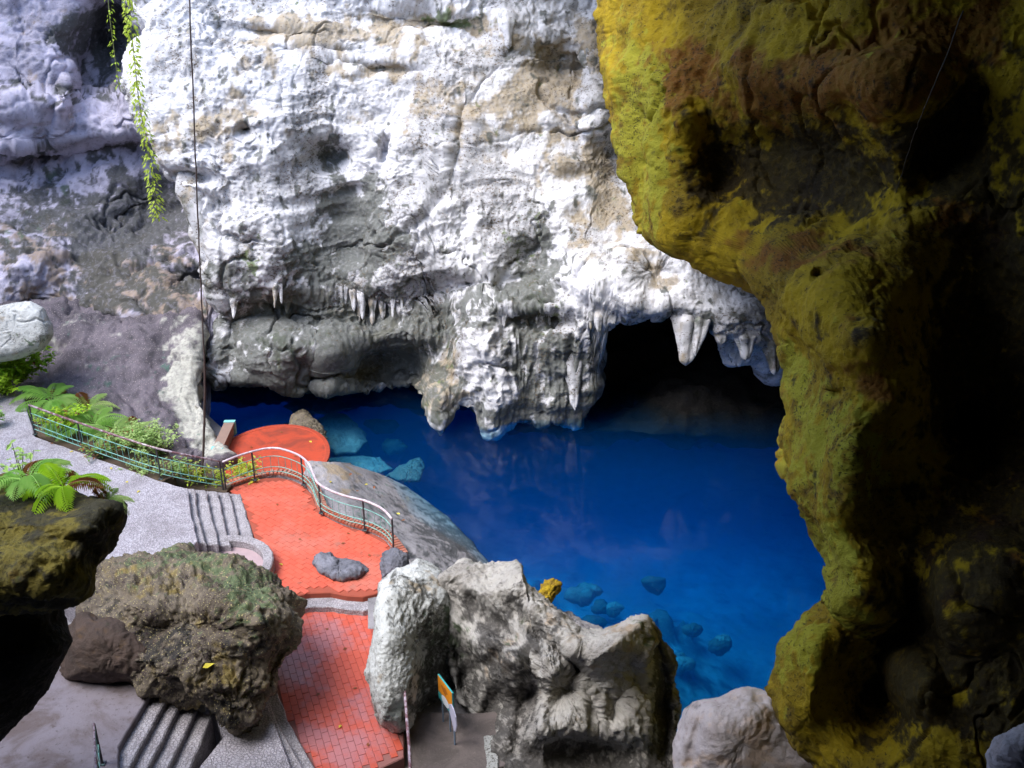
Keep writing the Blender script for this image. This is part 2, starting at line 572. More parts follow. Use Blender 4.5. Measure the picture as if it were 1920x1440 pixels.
def sheet(name, rows, cols, xl, xr, yt, yb, T, material, noise, left_curl=0, right_curl=0, bottom_curl=0, round_px=60, stain_shades=None, curl_up=0.0, ypow=1.0, extra_top=None, jitter=0.0, right_ext=0.0, **tags):
    """a rock face: outline in photo pixels, depth T(x, y) in metres; edges roll away from the viewer and run on behind"""
    nc = max(4, int(cols * .10))
    u = np.linspace(0, 1, cols)
    if right_ext:
        u = np.r_[u, np.linspace(1, 1 + right_ext, 36)[1:]]
        cols = len(u)
    lc = np.linspace(-1, 0, nc, endpoint=False) if left_curl else np.zeros(0)
    rc = np.linspace(0, 1, nc + 1)[1:] if right_curl else np.zeros(0)
    U = np.concatenate([np.zeros(len(lc)), u, np.ones(len(rc))])
    CL = np.concatenate([-lc, np.zeros(cols), np.zeros(len(rc))])
    CR = np.concatenate([np.zeros(len(lc)), np.zeros(cols), rc])
    v = np.linspace(0, 1, rows) ** ypow
    if extra_top: v0 = np.linspace(-1, 0, 14, endpoint=False)
    else: v0 = np.zeros(0)
    bc = np.linspace(0, 1, nc + 1)[1:] if bottom_curl else np.zeros(0)
    Vv = np.concatenate([np.zeros(len(v0)), v, np.ones(len(bc))])
    VT = np.concatenate([-v0, np.zeros(rows), np.zeros(len(bc))])
    CB = np.concatenate([np.zeros(len(v0)), np.zeros(rows), bc])
    U2, V2 = np.meshgrid(U, Vv)
    # iterate: y depends on x through yb, x depends on y through xl
    y = yt + V2 * 700.0
    for _ in range(6):
        x0 = xl(y); x1 = xr(y)
        x = x0 + U2 * (x1 - x0)
        y = yt + V2 * (yb(x) - yt)
    if jitter:
        q = np.stack([x * .02, y * .02, x * 0], -1)
        y = y + jitter * fbm(q, 3, 91) * smooth(.7, 1, V2)
        x = x + jitter * fbm(q * 1.3, 3, 92) * np.maximum(smooth(.25, 0, U2) if left_curl else 0, 0)
    y = y - VT[:, None] * (extra_top or 0)
    t = T(x, y)
    # rounded edges
    dl = (x - x0) if left_curl else np.full_like(x, 1e4)
    dr = (x1 - x) if right_curl else np.full_like(x, 1e4)
    db = (yb(x) - y) if bottom_curl else np.full_like(x, 1e4)
    for d, curl in ((dl, left_curl), (dr, right_curl), (db, bottom_curl)):
        if curl:
            k = np.clip(1 - d / round_px, 0, 1)
            t = t + (round_px * t / F_PX) * (1 - np.sqrt(np.maximum(1 - k * k, 0))) * .9
    t = t + left_curl * CL[None, :] ** 1.3 + right_curl * CR[None, :] ** 1.3 + bottom_curl * CB[:, None] ** 1.2
    x = x + CL[None, :] * 60 - CR[None, :] * 60
    y = y - CB[:, None] * curl_up
    P = pt(x, y, t)
    N = grid_normals(P)
    # face the viewer
    flip = (N * (P - CAM)).sum(-1).mean() > 0
    if flip: N = -N
    P2 = noise(P, N, x, y)
    st = np.zeros(P.shape)
    if stain_shades:
        wob = 40 * fbm(P * .9, 3, 77)
        wob2 = 40 * fbm(P * .9, 3, 78)
        for k, items in enumerate(stain_shades):
            st[..., k] = np.clip(gauss(x + wob, y + wob2, items), -1, 1.2)
    return grid_object(name, P2, material, stain_shade=paint(P2, st, material), flip=not flip, **tags), P2


# ---- main white cliff over the pool
B_left = edge_fn([(-500, 250), (0, 255), (50, 272), (75, 268), (92, 242), (115, 232), (160, 240), (200, 246), (235, 258), (262, 285), (300, 297), (325, 330), (345, 343), (390, 366), (450, 386), (520, 393), (555, 406), (580, 425), (610, 420), (650, 400), (690, 386), (740, 392), (900, 392)])
B_bot = edge_fn([(200, 690), (385, 700), (400, 728), (430, 715), (470, 716), (510, 730), (560, 736), (590, 727), (640, 732), (690, 735), (740, 722), (775, 718), (795, 740), (805, 768), (812, 795), (825, 815), (836, 808), (846, 783), (866, 762), (885, 766), (903, 790), (915, 812), (930, 816), (942, 802), (970, 790), (1010, 799), (1050, 794), (1090, 800), (1105, 780), (1120, 700), (1140, 625), (1160, 596), (1210, 585), (1262, 578), (1300, 592), (1335, 612), (1345, 645), (1375, 660), (1430, 678), (1452, 700), (1480, 690), (1560, 680)])
B_bumps = [
    (1310, 570, 260, 130, 0, -3.3),
    (400, 230, 170, 200, 0, -1.3), (470, 480, 120, 80, 10, -.9), (600, 590, 190, 40, -4, .8), (510, 665, 65, 60, 10, -1.0), (625, 690, 40, 50, 0, -.5), (585, 700, 10, 40, 10, .7), (440, 650, 22, 60, 0, .5),
    (730, 695, 85, 48, 0, 2.6), (600, 700, 60, 30, 0, .6), (905, 690, 70, 150, 0, -1.0), (1050, 690, 75, 120, 0, -.7),
    (822, 780, 22, 60, 0, -.8), (990, 570, 60, 30, 0, -.4), (1020, 600, 60, 18, 0, .7), (850, 610, 30, 40, 0, .5),
    (1060, 125, 70, 38, 15, 1.4), (950, 60, 30, 40, 0, -.5), (1110, 190, 25, 90, 0, -.7), (800, 50, 130, 30, 8, .7),
    (612, 290, 38, 26, 0, 1.3), (460, 243, 15, 12, 0, .8), (722, 280, 13, 24, 0, .6), (527, 195, 6, 28, 0, .5),
    (660, 420, 110, 70, -35, .7), (640, 500, 90, 60, 0, .4), (780, 420, 100, 70, 0, -.6), (860, 260, 14, 60, 10, .5),
    (870, 540, 120, 22, -8, .6), (800, 500, 110, 40, -10, -.5), (1130, 480, 100, 90, 0, -.5), (1400, 610, 60, 50, 0, -.5),
    (1200, 600, 50, 20, 0, .5), (1150, 300, 60, 60, 0, .5), (340, 330, 60, 12, 5, .7), (460, 60, 90, 14, 6, .5), (700, 130, 90, 12, 4, .4), (600, 100, 60, 10, 0, .3),
    (1000, 500, 60, 50, 0, .5), (1230, 520, 40, 30, 0, .9), (700, 600, 30, 40, 0, .3),
]


def B_T(x, y):
    return 37.6 + (x - 800) * .0008 + gauss(x, y, B_bumps) + .5 * smooth(300, 0, y) - 1.2 * smooth(0, -450, y)


def B_noise(P, N, x, y):
    fl = .16 * gauss(x, y, [(1040, 660, 110, 130, 0, 1), (900, 680, 90, 140, 0, .6), (680, 590, 130, 50, 0, 1), (400, 430, 60, 120, 0, .9), (370, 80, 60, 80, 0, .8), (820, 620, 60, 60, 0, .8)]) + .03
    return rock_noise(P, N, .50, .12, .052, .030, 3, flute=fl, strata=.20, pock=.10, even=.10, crack=.13)


B_stain_shade = (
    # dark algae, with shade painted into holes, recess, arch and lip
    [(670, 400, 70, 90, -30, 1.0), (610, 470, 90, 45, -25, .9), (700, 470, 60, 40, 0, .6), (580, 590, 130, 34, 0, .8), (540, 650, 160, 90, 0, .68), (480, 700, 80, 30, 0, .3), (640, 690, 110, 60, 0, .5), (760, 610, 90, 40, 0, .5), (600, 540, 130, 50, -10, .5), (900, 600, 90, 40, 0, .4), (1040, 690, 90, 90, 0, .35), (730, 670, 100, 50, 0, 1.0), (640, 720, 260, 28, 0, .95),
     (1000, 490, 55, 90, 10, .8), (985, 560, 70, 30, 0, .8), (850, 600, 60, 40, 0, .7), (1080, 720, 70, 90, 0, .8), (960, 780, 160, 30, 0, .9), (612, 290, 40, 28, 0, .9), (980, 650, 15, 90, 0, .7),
     (1020, 620, 14, 60, 0, .6), (1060, 700, 14, 80, 0, .6), (420, 520, 60, 30, 0, .5), (820, 780, 40, 40, 0, .5), (790, 600, 40, 40, 0, .5), (680, 600, 90, 30, 0, .5), (1290, 600, 120, 26, 0, .7), (460, 243, 16, 12, 0, .8),
     (430, 640, 30, 60, 0, .5), (740, 540, 100, 14, -8, .5), (1000, 300, 500, 60, 0, -.1)],
    # ochre
    [(830, 50, 150, 40, 6, .75), (700, 120, 200, 40, 4, .35), (980, 200, 120, 60, 0, .35), (500, 120, 120, 40, 0, .3), (1050, 140, 90, 60, 10, .8), (1130, 60, 80, 60, 0, .6), (420, 230, 60, 60, 30, .55), (750, 200, 120, 60, 0, .35), (1130, 370, 70, 120, 0, .6), (330, 260, 50, 60, 0, .5), (540, 60, 90, 20, 0, .6),
     (880, 240, 60, 90, 0, .4), (1020, 280, 90, 70, 0, .45), (820, 720, 40, 80, 0, .9), (700, 620, 90, 40, 0, .4), (1370, 520, 60, 40, 0, .6), (620, 60, 150, 30, 0, .5), (600, 560, 90, 30, 0, .5), (1230, 500, 50, 40, 0, .7)],
    # green
    [(850, 45, 60, 25, 0, .8), (1000, 580, 60, 30, 0, .6), (480, 500, 30, 20, 0, .7), (530, 640, 50, 40, 0, .6), (640, 660, 60, 40, 0, .35), (980, 470, 50, 60, 0, .45), (840, 640, 40, 50, 0, .4), (820, 750, 25, 60, 0, .4), (1095, 740, 20, 80, 0, .5)],
)
cliff, cliffP = sheet("cliff", 470, 640, B_left, lambda y: np.full_like(y, 1560.), -60., B_bot, B_T, M['white'], B_noise,
                      left_curl=9, bottom_curl=11, curl_up=190, round_px=26, stain_shades=B_stain_shade, extra_top=480, jitter=9, kind="structure")


def stalactite(x0, y0, x1, y1, w0, w1, t, seed, flat=.8, parent=cliff):
    """hanging stone: root, tip and widths in photo pixels at depth t"""
    K, Nn = 34, 26
    s = np.linspace(0, 1, K)[:, None]
    a = np.linspace(0, 2 * math.pi, Nn, endpoint=False)[None]
    c = pt(x0 + (x1 - x0) * s[:, 0], y0 + (y1 - y0) * s[:, 0], t)
    prof = (w0 * (1 + .5 * (1 - s) ** 3) + (w1 - w0) * s ** .8) * (1 - np.clip((s - .86) / .14, 0, 1) ** 2.2 * .97) * np.minimum(1, s / .28 + .01) ** .7
    r = prof * t / F_PX / 2 * (1 + .16 * np.sin(a * 5 + seed) * (1 - .5 * s) + .08 * np.sin(a * 9 + 2 * seed))
    P = np.stack([c[:, None, 0] + r * np.cos(a), c[:, None, 1] + r * flat * np.sin(a), np.broadcast_to(c[:, None, 2], r.shape)], -1)
    N = grid_normals(P, True)
    P = P + (np.stack([np.cos(a) + 0 * s, np.sin(a) + 0 * s, 0 * a + 0 * s], -1)) * (.10 * fbm(P * np.array([2.5, 2.5, .9]), 3, seed))[..., None] * np.minimum(1, prof / 14)[..., None]
    me_o = np.array(parent.location)
    lp = grid_faces(K, Nn, True).reshape(-1, 4)[:, ::-1]
    me = raw_mesh("stalactite", P.reshape(-1, 3) - me_o, lp.ravel(), np.full(len(lp), 4), M['white'], True, paint(P, np.broadcast_to(np.array([.05 + .4 * ((seed * 37) % 10) / 10, .15 + .3 * ((seed * 53) % 7) / 7, 0.]), P.shape), M['white'], seed))
    return put(bpy.data.objects.new("stalactite", me), parent=parent)


cliff_px = np.stack([960 + F_PX * cliffP[..., 0] / ((cliffP[..., 1]) * CP - (cliffP[..., 2] - CAM[2]) * SP),
                     720 - F_PX * (cliffP[..., 1] * SP + (cliffP[..., 2] - CAM[2]) * CP) / (cliffP[..., 1] * CP - (cliffP[..., 2] - CAM[2]) * SP)], -1)[14:484, 64:]
cliff_t = (cliffP[..., 1] * CP - (cliffP[..., 2] - CAM[2]) * SP)[14:484, 64:]


def cliff_depth(x, y):
    d = ((cliff_px - np.array([x, y])) ** 2).sum(-1)
    return float(cliff_t.ravel()[np.argmin(d)])


for k, q in enumerate([(1292, 560, 1286, 686, 60, 26), (1318, 570, 1304, 668, 40, 12), (366, 40, 372, 150, 46, 10), (346, 300, 404, 505, 62, 40), (376, 390, 412, 556, 70, 18), (366, 360, 408, 520, 44, 30),
                      (950, 20, 954, 92, 34, 8), (1112, 70, 1120, 205, 60, 14), (1350, 540, 1352, 648, 50, 20), (662, 530, 664, 584, 18, 5), (678, 530, 680, 600, 22, 5), (697, 535, 698, 610, 20, 5), (716, 540, 718, 598, 22, 6),
                      (822, 540, 822, 612, 34, 10), (856, 550, 858, 630, 24, 7), (884, 560, 886, 640, 22, 6), (975, 580, 978, 690, 26, 8), (1018, 590, 1022, 700, 30, 10),
                      (1442, 620, 1452, 704, 46, 12), (1396, 610, 1398, 676, 50, 12), (1075, 640, 1078, 770, 40, 12)]):
    x0, y0, x1, y1, w0, w1 = q
    stalactite(x0, y0, x1, y1, w0, w1, cliff_depth(x0, y0 + .25 * (y1 - y0)) + .30 * w0 * 37 / F_PX, 400 + k)

fr_ = random.Random(5)
for k in range(46):
    if fr_.random() < .62: continue
    x0 = 430 + 700 * (k + fr_.random()) / 46
    y0 = np.interp(x0, [430, 560, 640, 760, 860, 960, 1060, 1130], [556, 545, 552, 556, 566, 580, 590, 580]) + fr_.uniform(-22, 16)
    ln = fr_.uniform(8, 36) * (1.5 if fr_.random() < .15 else 1)
    w0 = fr_.uniform(8, 20)
    stalactite(x0, y0 - 14, x0 + fr_.uniform(-4, 4), y0 + ln, w0, w0 * fr_.uniform(.15, .4), cliff_depth(x0, y0) + .22 * w0 * 37 / F_PX, 500 + k)

# ---- recessed wall on the left, with ledges
A_bumps = [(190, 105, 55, 95, 12, 3.6), (90, 110, 40, 90, 0, -.6), (215, 40, 40, 70, 0, 1.5), (125, 160, 10, 60, 10, -1.0), (100, 330, 130, 40, -8, -.2), (220, 330, 90, 60, 0, -.3), (60, 480, 80, 50, 0, -.6), (220, 430, 70, 40, -25, .5),
           (300, 400, 70, 70, 0, .9), (250, 540, 60, 60, 30, -.5), (360, 530, 40, 30, 0, .8), (340, 620, 60, 80, 0, -.7), (150, 620, 100, 40, 20, .3), (260, 620, 30, 60, -30, -.6), (60, 600, 50, 40, 0, .5), (420, 640, 50, 60, 0, -.2)]


def A_T(x, y):
    ledge = 1.6 * smooth(262 - (x - 100) * .14, 290 - (x - 100) * .14, y) * (1 - smooth(330, 560, y))
    ledge2 = .9 * smooth(168, 180, y) * (1 - smooth(185, 265, y))
    t = 41.6 - 2.6 * smooth(280, 640, y) + ledge - ledge2 + gauss(x, y, A_bumps) + .8 * smooth(100, 0, x) * -1 - 1.5 * smooth(0, -300, y)
    return t - 1.0 * smooth(640, 760, y)


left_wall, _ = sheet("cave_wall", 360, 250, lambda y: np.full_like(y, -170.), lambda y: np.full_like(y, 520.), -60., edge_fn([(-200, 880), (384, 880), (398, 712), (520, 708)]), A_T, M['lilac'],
                     lambda P, N, x, y: rock_noise(P, N, .5, .22, .07, .03, 31, flute=.05, strata=.12, pock=.12, even=.15, crack=.16),
                     stain_shades=([(300, 410, 90, 80, 0, .8), (200, 560, 220, 120, 0, .3), (150, 380, 200, 80, -10, .55), (220, 430, 80, 60, -20, .8), (60, 400, 80, 40, 0, .4), (240, 560, 130, 60, 0, .45), (205, 80, 60, 90, 10, 1.0), (130, 60, 80, 30, -30, .8), (110, 285, 160, 14, -8, .9), (90, 177, 150, 9, 0, .8), (365, 530, 30, 25, 0, .9), (40, 470, 60, 10, 0, .7), (180, 500, 60, 60, 0, .6)],  # dark hollow and under-ledge bands: shade put into the colour
                             [(330, 600, 60, 80, 0, .75), (200, 560, 200, 90, 0, .4), (220, 520, 100, 60, 0, .55), (60, 450, 90, 60, 0, .5), (180, 640, 120, 40, 20, .6), (260, 380, 60, 50, 0, .4), (50, 570, 60, 30, 0, .4)],
                             [(110, 340, 30, 20, 0, .6), (125, 380, 15, 20, 0, .9), (60, 430, 80, 40, 0, .4), (390, 570, 40, 40, 0, .4)]),
                     extra_top=480, kind="structure")

# ---- dark inner wall of the cave beyond the overhang
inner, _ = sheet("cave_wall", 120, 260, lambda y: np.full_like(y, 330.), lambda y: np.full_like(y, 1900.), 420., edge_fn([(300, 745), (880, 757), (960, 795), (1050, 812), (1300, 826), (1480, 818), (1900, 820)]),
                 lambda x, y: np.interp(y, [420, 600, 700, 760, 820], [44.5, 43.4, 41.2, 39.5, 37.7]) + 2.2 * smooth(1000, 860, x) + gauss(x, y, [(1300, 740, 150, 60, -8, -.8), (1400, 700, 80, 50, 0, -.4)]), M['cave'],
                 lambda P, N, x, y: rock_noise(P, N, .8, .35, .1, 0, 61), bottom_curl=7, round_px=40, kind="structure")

# ---- dark rock slope on the left, pale at its end
L_right = edge_fn([(500, 372), (640, 378), (690, 386), (720, 392), (745, 397), (775, 401), (800, 408), (830, 418), (880, 430), (1000, 440)])
slope, _ = sheet("rock_slope", 130, 170, lambda y: np.full_like(y, -120.), L_right, 560., lambda x: np.full_like(x, 905.),
                 lambda x, y: np.interp(y, [560, 640, 700, 760, 830, 905], [39.5, 36.6, 35.2, 33.6, 32.2, 31.2]) + 1.2 * smooth(250, 400, x) * smooth(600, 760, y) + gauss(x, y, [(370, 720, 40, 80, -10, -.5), (200, 680, 120, 40, 15, .2), (300, 830, 50, 30, 0, -.3), (80, 600, 80, 40, 0, -.4)]),
                 M['slope'], lambda P, N, x, y: rock_noise(P, N, .5, .30, .08, .025, 71, crack=.10, even=.6),
                 right_curl=5, round_px=30,
                 stain_shades=([(220, 700, 60, 30, 0, .3), (300, 780, 60, 30, 20, .4)], [(372, 740, 45, 110, -12, 1.2), (400, 820, 40, 40, 0, .8)], [(310, 690, 25, 30, 0, .5), (180, 700, 60, 40, 0, .2)]), kind="structure")

# ---- great olive cave wall on the right, close to the viewer
D_left = edge_fn([(-500, 1110), (0, 1128), (100, 1133), (200, 1140), (240, 1152), (300, 1167), (380, 1186), (436, 1196), (456, 1250), (470, 1295), (490, 1330), (520, 1375), (560, 1430), (580, 1442), (620, 1452), (640, 1474), (690, 1485), (730, 1480), (768, 1478), (800, 1462), (850, 1455), (880, 1465), (930, 1490), (960, 1505), (1000, 1530), (1040, 1560), (1080, 1570), (1120, 1578), (1140, 1572), (1165, 1530), (1190, 1500), (1215, 1470), (1250, 1455), (1290, 1443), (1310, 1450), (1345, 1462), (1380, 1490), (1420, 1520), (1450, 1535), (1700, 1640)])
D_bumps = [(1240, 260, 80, 220, -8, -1.0), (1490, 320, 190, 110, 8, 1.2), (1780, 270, 50, 110, 30, 1.0), (1650, 150, 120, 60, 0, -.5), (1560, 560, 150, 100, 20, -1.2), (1640, 720, 120, 130, 0, -1.2), (1560, 900, 90, 130, 0, -1.2), (1850, 620, 130, 220, 0, .8),
           (1670, 1250, 85, 150, 10, 1.2), (1500, 1290, 50, 120, 10, -.5), (1620, 1090, 50, 80, -30, -.8), (1840, 1100, 90, 90, 0, -.6), (1720, 1280, 40, 60, -20, -.8), (1800, 820, 60, 60, 0, 1.2), (1535, 518, 12, 12, 0, .5), (1570, 735, 14, 12, 0, .3)]


def D_T(x, y):
    base = 13.0 + np.where(x < 1720, 6.6 * (np.abs(1720 - x) / 620) ** 1.7, np.where(x < 2120, -1.7 * (np.clip(x - 1720, 0, 400) / 400) ** 2, -1.7 - .0030 * (x - 2120)))
    return base - 2.0 * smooth(500, 1400, y) + gauss(x, y, D_bumps)


right_wall, _ = sheet("cave_wall", 540, 340, D_left, lambda y: np.full_like(y, 2120.), -60., lambda x: np.full_like(x, 1620.), D_T, M['olive'],
                      lambda P, N, x, y: rock_noise(P, N, .30, .095, .035, .02, 83, pock=.05, s=.7, crack=.08, strata=.05),
                      left_curl=16, round_px=70, jitter=8, right_ext=1.1,
                      stain_shades=([(1490, 330, 180, 90, 0, .8), (1780, 260, 70, 120, 25, .9), (1860, 640, 150, 260, 0, .9), (1680, 1240, 90, 170, 5, 1.0), (1900, 1150, 200, 420, 0, .95), (1920, 300, 120, 300, 0, .5), (1560, 250, 280, 160, 0, .4), (1620, 600, 90, 30, -10, .4), (1330, 330, 40, 120, 0, .5)],  # hollows and right third darkened, shade painted into the stone
                              [(1500, 150, 220, 90, 0, .7), (1760, 80, 180, 120, 0, .7), (1850, 950, 120, 200, 0, .4), (1270, 120, 60, 90, 0, .5), (1640, 700, 90, 90, 0, .5), (1500, 480, 120, 40, 15, .7), (1830, 430, 120, 60, 0, .7)],
                              [(1210, 260, 70, 240, -6, .8), (1600, 830, 90, 60, 0, .5), (1570, 1060, 50, 120, -15, .9), (1490, 860, 40, 120, 0, .6), (1520, 740, 50, 100, 0, .45), (1500, 1180, 50, 60, 0, .5), (1480, 1250, 40, 80, 20, .5), (1620, 900, 90, 60, 0, .4), (1480, 680, 40, 40, 0, .5)]),
                      extra_top=480, kind="structure")


# ---- cave roof with the open shaft, and the walls beside and behind the viewer (all out of view; the shaft is shaped for its light)
def roof():
    nx, ny = 110, 130
    gx = np.linspace(-42, 40, nx); gy = np.linspace(-24, 74, ny)
    X, Y = np.meshgrid(gx, gy)
    Pn = np.stack([X, Y, X * 0], -1)
    Z = 19.0 + 1.6 * fbm(Pn * .12, 3, 5) + .5 * fbm(Pn * .6, 3, 6)
    w = 1.6 * fbm(Pn * .25, 3, 8)
    inside = (np.abs((X + 15.5 + w) / 16.5) ** 2.5 + np.abs((Y - 27.0 + w) / 16.5) ** 2.5 < 1.0) | (np.abs((X + 15.6 + w) / 11.0) ** 2.2 + np.abs((Y - 13.0 + w) / 9.5) ** 2.2 < 1.0)
    verts = np.concatenate([np.stack([X, Y, Z], -1).reshape(-1, 3), np.stack([X, Y, Z + 2.5], -1).reshape(-1, 3)])
    faces = []
    k = nx * ny
    keep = ~(inside[:-1, :-1] & inside[1:, 1:])
    for j in range(ny - 1):
        for i in range(nx - 1):
            if keep[j, i]:
                a = j * nx + i
                faces.append((a, a + nx, a + nx + 1, a + 1))
                faces.append((k + a, k + a + 1, k + a + nx + 1, k + a + nx))
                for di, dj, e in ((0, -1, (a, a + 1)), (0, 1, (a + nx + 1, a + nx)), (-1, 0, (a + nx, a)), (1, 0, (a + 1, a + nx + 1))):
                    jj, ii = j + dj, i + di
                    if 0 <= jj < ny - 1 and 0 <= ii < nx - 1 and not keep[jj, ii]:
                        faces.append((e[0], e[1], e[1] + k, e[0] + k))
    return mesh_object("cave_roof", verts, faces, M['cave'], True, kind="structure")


roof()


def side_wall(points, z0, z1, seed, mat):
    pts = np.array(points, float)
    s = np.linspace(0, 1, 90)
    q = np.stack([np.interp(s, np.linspace(0, 1, len(pts)), pts[:, 0]), np.interp(s, np.linspace(0, 1, len(pts)), pts[:, 1])], -1)
    z = np.linspace(z0, z1, 40)
    P = np.zeros((40, 90, 3))
    P[..., 0] = q[None, :, 0]; P[..., 1] = q[None, :, 1]; P[..., 2] = z[:, None]
    N = grid_normals(P)
    P = P + N * (1.2 * fbm(P * .2, 4, seed))[..., None]
    return grid_object("cave_wall", P, mat, stain_shade=paint(P, None, mat), kind="structure")


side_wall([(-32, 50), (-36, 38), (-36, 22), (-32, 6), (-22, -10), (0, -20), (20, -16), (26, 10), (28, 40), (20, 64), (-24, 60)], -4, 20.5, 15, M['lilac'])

# ------------------------------------------------------------------ pool
WATER_Z = -1.5


def pool_bed():
    nx, ny = 300, 300
    X, Y = np.meshgrid(np.linspace(-20, 24, nx), np.linspace(9, 58, ny))
    P = np.stack([X, Y, X * 0], -1)
    # where each bed point shows in the photo
    BZ = WATER_Z - 3.5
    f = Y * CP + (CAM[2] - BZ) * SP
    px = 960 + F_PX * X / f
    up = Y * SP - (CAM[2] - BZ) * CP
    py = 720 - F_PX * up / f
    depth = 4.9 + .11 * (Y - 20) + gauss(px, py, [(610, 815, 190, 75, 15, -2.7), (760, 900, 150, 70, 25, -.7), (1100, 1130, 260, 130, 20, -.9), (1310, 1230, 160, 150, 0, -.5)])
    wq = P * .6 + .35 * fbm(P * .9, 3, 24)[..., None]
    stones, _ = worley(wq, 25)
    near_ = np.clip(gauss(px, py, [(600, 820, 240, 110, 15, 1), (1150, 1130, 260, 110, 20, 1), (1290, 1240, 130, 120, 0, 1)]), 0, 1)
    z = WATER_Z - depth + .22 * fbm(P * .25, 3, 21) + .10 * fbm(P * 1.3, 4, 22) + (.9 * smooth(.45, .22, stones) + .12 * ridged(P * 1.7, 3, 26)) * near_ * smooth(-.1, .3, fbm(P * .3, 2, 27))
    P[..., 2] = z
    st = np.zeros(P.shape)
    st[..., 0] = np.clip(gauss(px, py, [(1240, 1150, 90, 80, 0, .7), (1290, 1230, 90, 100, 0, .5), (780, 880, 60, 30, 0, .6), (1110, 1110, 120, 60, 0, .4), (650, 860, 100, 30, 0, .4)]), 0, 1)
    return grid_object("pool_bed", P, M['bed'], stain_shade=paint(P, st, M['bed']), kind="structure", flip=True)


pool_bed()

n = NT("pool_water")
tr = n.t.nodes.new("ShaderNodeBsdfTransparent"); tr.inputs[0].default_value = (.93, .98, 1, 1)
gl = n.t.nodes.new("ShaderNodeBsdfGlossy"); gl.inputs["Roughness"].default_value = .05; gl.inputs[0].default_value = (1, 1, 1, 1)
bm_ = n.bump(n.noise(1.2, 4, .55, .3), .12, .05)
fr = n.t.nodes.new("ShaderNodeFresnel"); fr.inputs[0].default_value = 1.16
n.L(bm_, gl.inputs["Normal"]); n.L(bm_, fr.inputs["Normal"])
mx = n.t.nodes.new("ShaderNodeMixShader")
n.L(fr.outputs[0], mx.inputs[0]); n.L(tr.outputs[0], mx.inputs[1]); n.L(gl.outputs[0], mx.inputs[2])
n.L(mx.outputs[0], n.out.inputs[0])
va = n.t.nodes.new("ShaderNodeVolumeAbsorption")
va.inputs[0].default_value = (0.0, .69, .90, 1)
va.inputs[1].default_value = .45
vs_ = n.t.nodes.new("ShaderNodeVolumeScatter")
vs_.inputs[0].default_value = (.005, .27, .80, 1)
vs_.inputs[1].default_value = .056
ad = n.t.nodes.new("ShaderNodeAddShader")
n.L(va.outputs[0], ad.inputs[0]); n.L(vs_.outputs[0], ad.inputs[1])
n.L(ad.outputs[0], n.out.inputs[1])
wv = MB().box((2, 33.5, (WATER_Z - 12) / 2), (21.5, 0, 0), (0, 24.2, 0), (0, 0, (WATER_Z + 12) / 2))
water = wv.build("water", n.m, kind="structure")


# ------------------------------------------------------------------ closed boulders
def blob(name, outline, t_front, thick, material, noise, nth=200, nph=110, tvals=None, bumps=(), stain_shades=None, centre=None, blocky=.75, back=None, **tags):
    """a closed rock: its outline in photo pixels, its depth and its thickness in metres"""
    ol = np.array(outline, float)
    c = np.array(centre if centre is not None else ol.mean(0))
    ang = np.unwrap(np.arctan2(ol[:, 1] - c[1], ol[:, 0] - c[0]))
    if ang[-1] < ang[0]: ol = ol[::-1]; tv = None if tvals is None else np.array(tvals, float)[::-1]
    else: tv = None if tvals is None else np.array(tvals, float)
    # resample by arc length
    cl = np.vstack([ol, ol[:1]])
    d = np.r_[0, np.cumsum(np.linalg.norm(np.diff(cl, axis=0), axis=1))]
    s = np.linspace(0, d[-1], nth, endpoint=False)
    ox, oy = np.interp(s, d, cl[:, 0]), np.interp(s, d, cl[:, 1])
    to = np.full(nth, float(t_front)) if tv is None else np.interp(s, d, np.r_[tv, tv[0]])
    h_ = np.sin(np.linspace(0, 1, nph // 2) * math.pi / 2) ** (1 / blocky)
    phi = np.r_[np.arcsin(h_), math.pi - np.arcsin(h_[::-1])[1:]]
    phi = np.clip(phi, 1e-6, math.pi - 1e-6)
    r = np.sin(phi) ** blocky
    x = c[0] + r[:, None] * (ox - c[0])[None]
    y = c[1] + r[:, None] * (oy - c[1])[None]
    tc = to.mean() + r[:, None] * (to - to.mean())[None]
    th = np.where(phi < math.pi / 2, thick, back if back else thick)
    t = tc - (th * np.cos(phi))[:, None]
    if len(bumps):
        t = t + gauss(x, y, bumps) * smooth(math.pi / 2, math.pi / 2 - .5, phi)[:, None]
    P = pt(x, y, t)
    N = grid_normals(P, True)
    N[0] = N[1]; N[-1] = N[-2]
    cen = P.reshape(-1, 3).mean(0)
    flip = (N * (P - cen)).sum(-1).mean() < 0
    if flip: N = -N
    P2 = noise(P, N, x, y)
    st = np.zeros(P.shape)
    if stain_shades:
        wob = 14 * fbm(P * 1.8, 3, 77); wob2 = 14 * fbm(P * 1.8, 3, 78)
        for k, it in enumerate(stain_shades):
            st[..., k] = np.clip(gauss(x + wob, y + wob2, it), -1, 1.2)
    # close the poles
    for e in (0, -1): P2[e] = P2[e].mean(0)
    o = grid_object(name, P2, material, wrap=True, stain_shade=paint(P2, st, material), flip=not flip, **tags)
    return o


def rn(big, mid, fine, tiny, seed, s=1.0, **kw):
    return lambda P, N, x, y: rock_noise(P, N, big, mid, fine, tiny, seed, s=s, **kw)


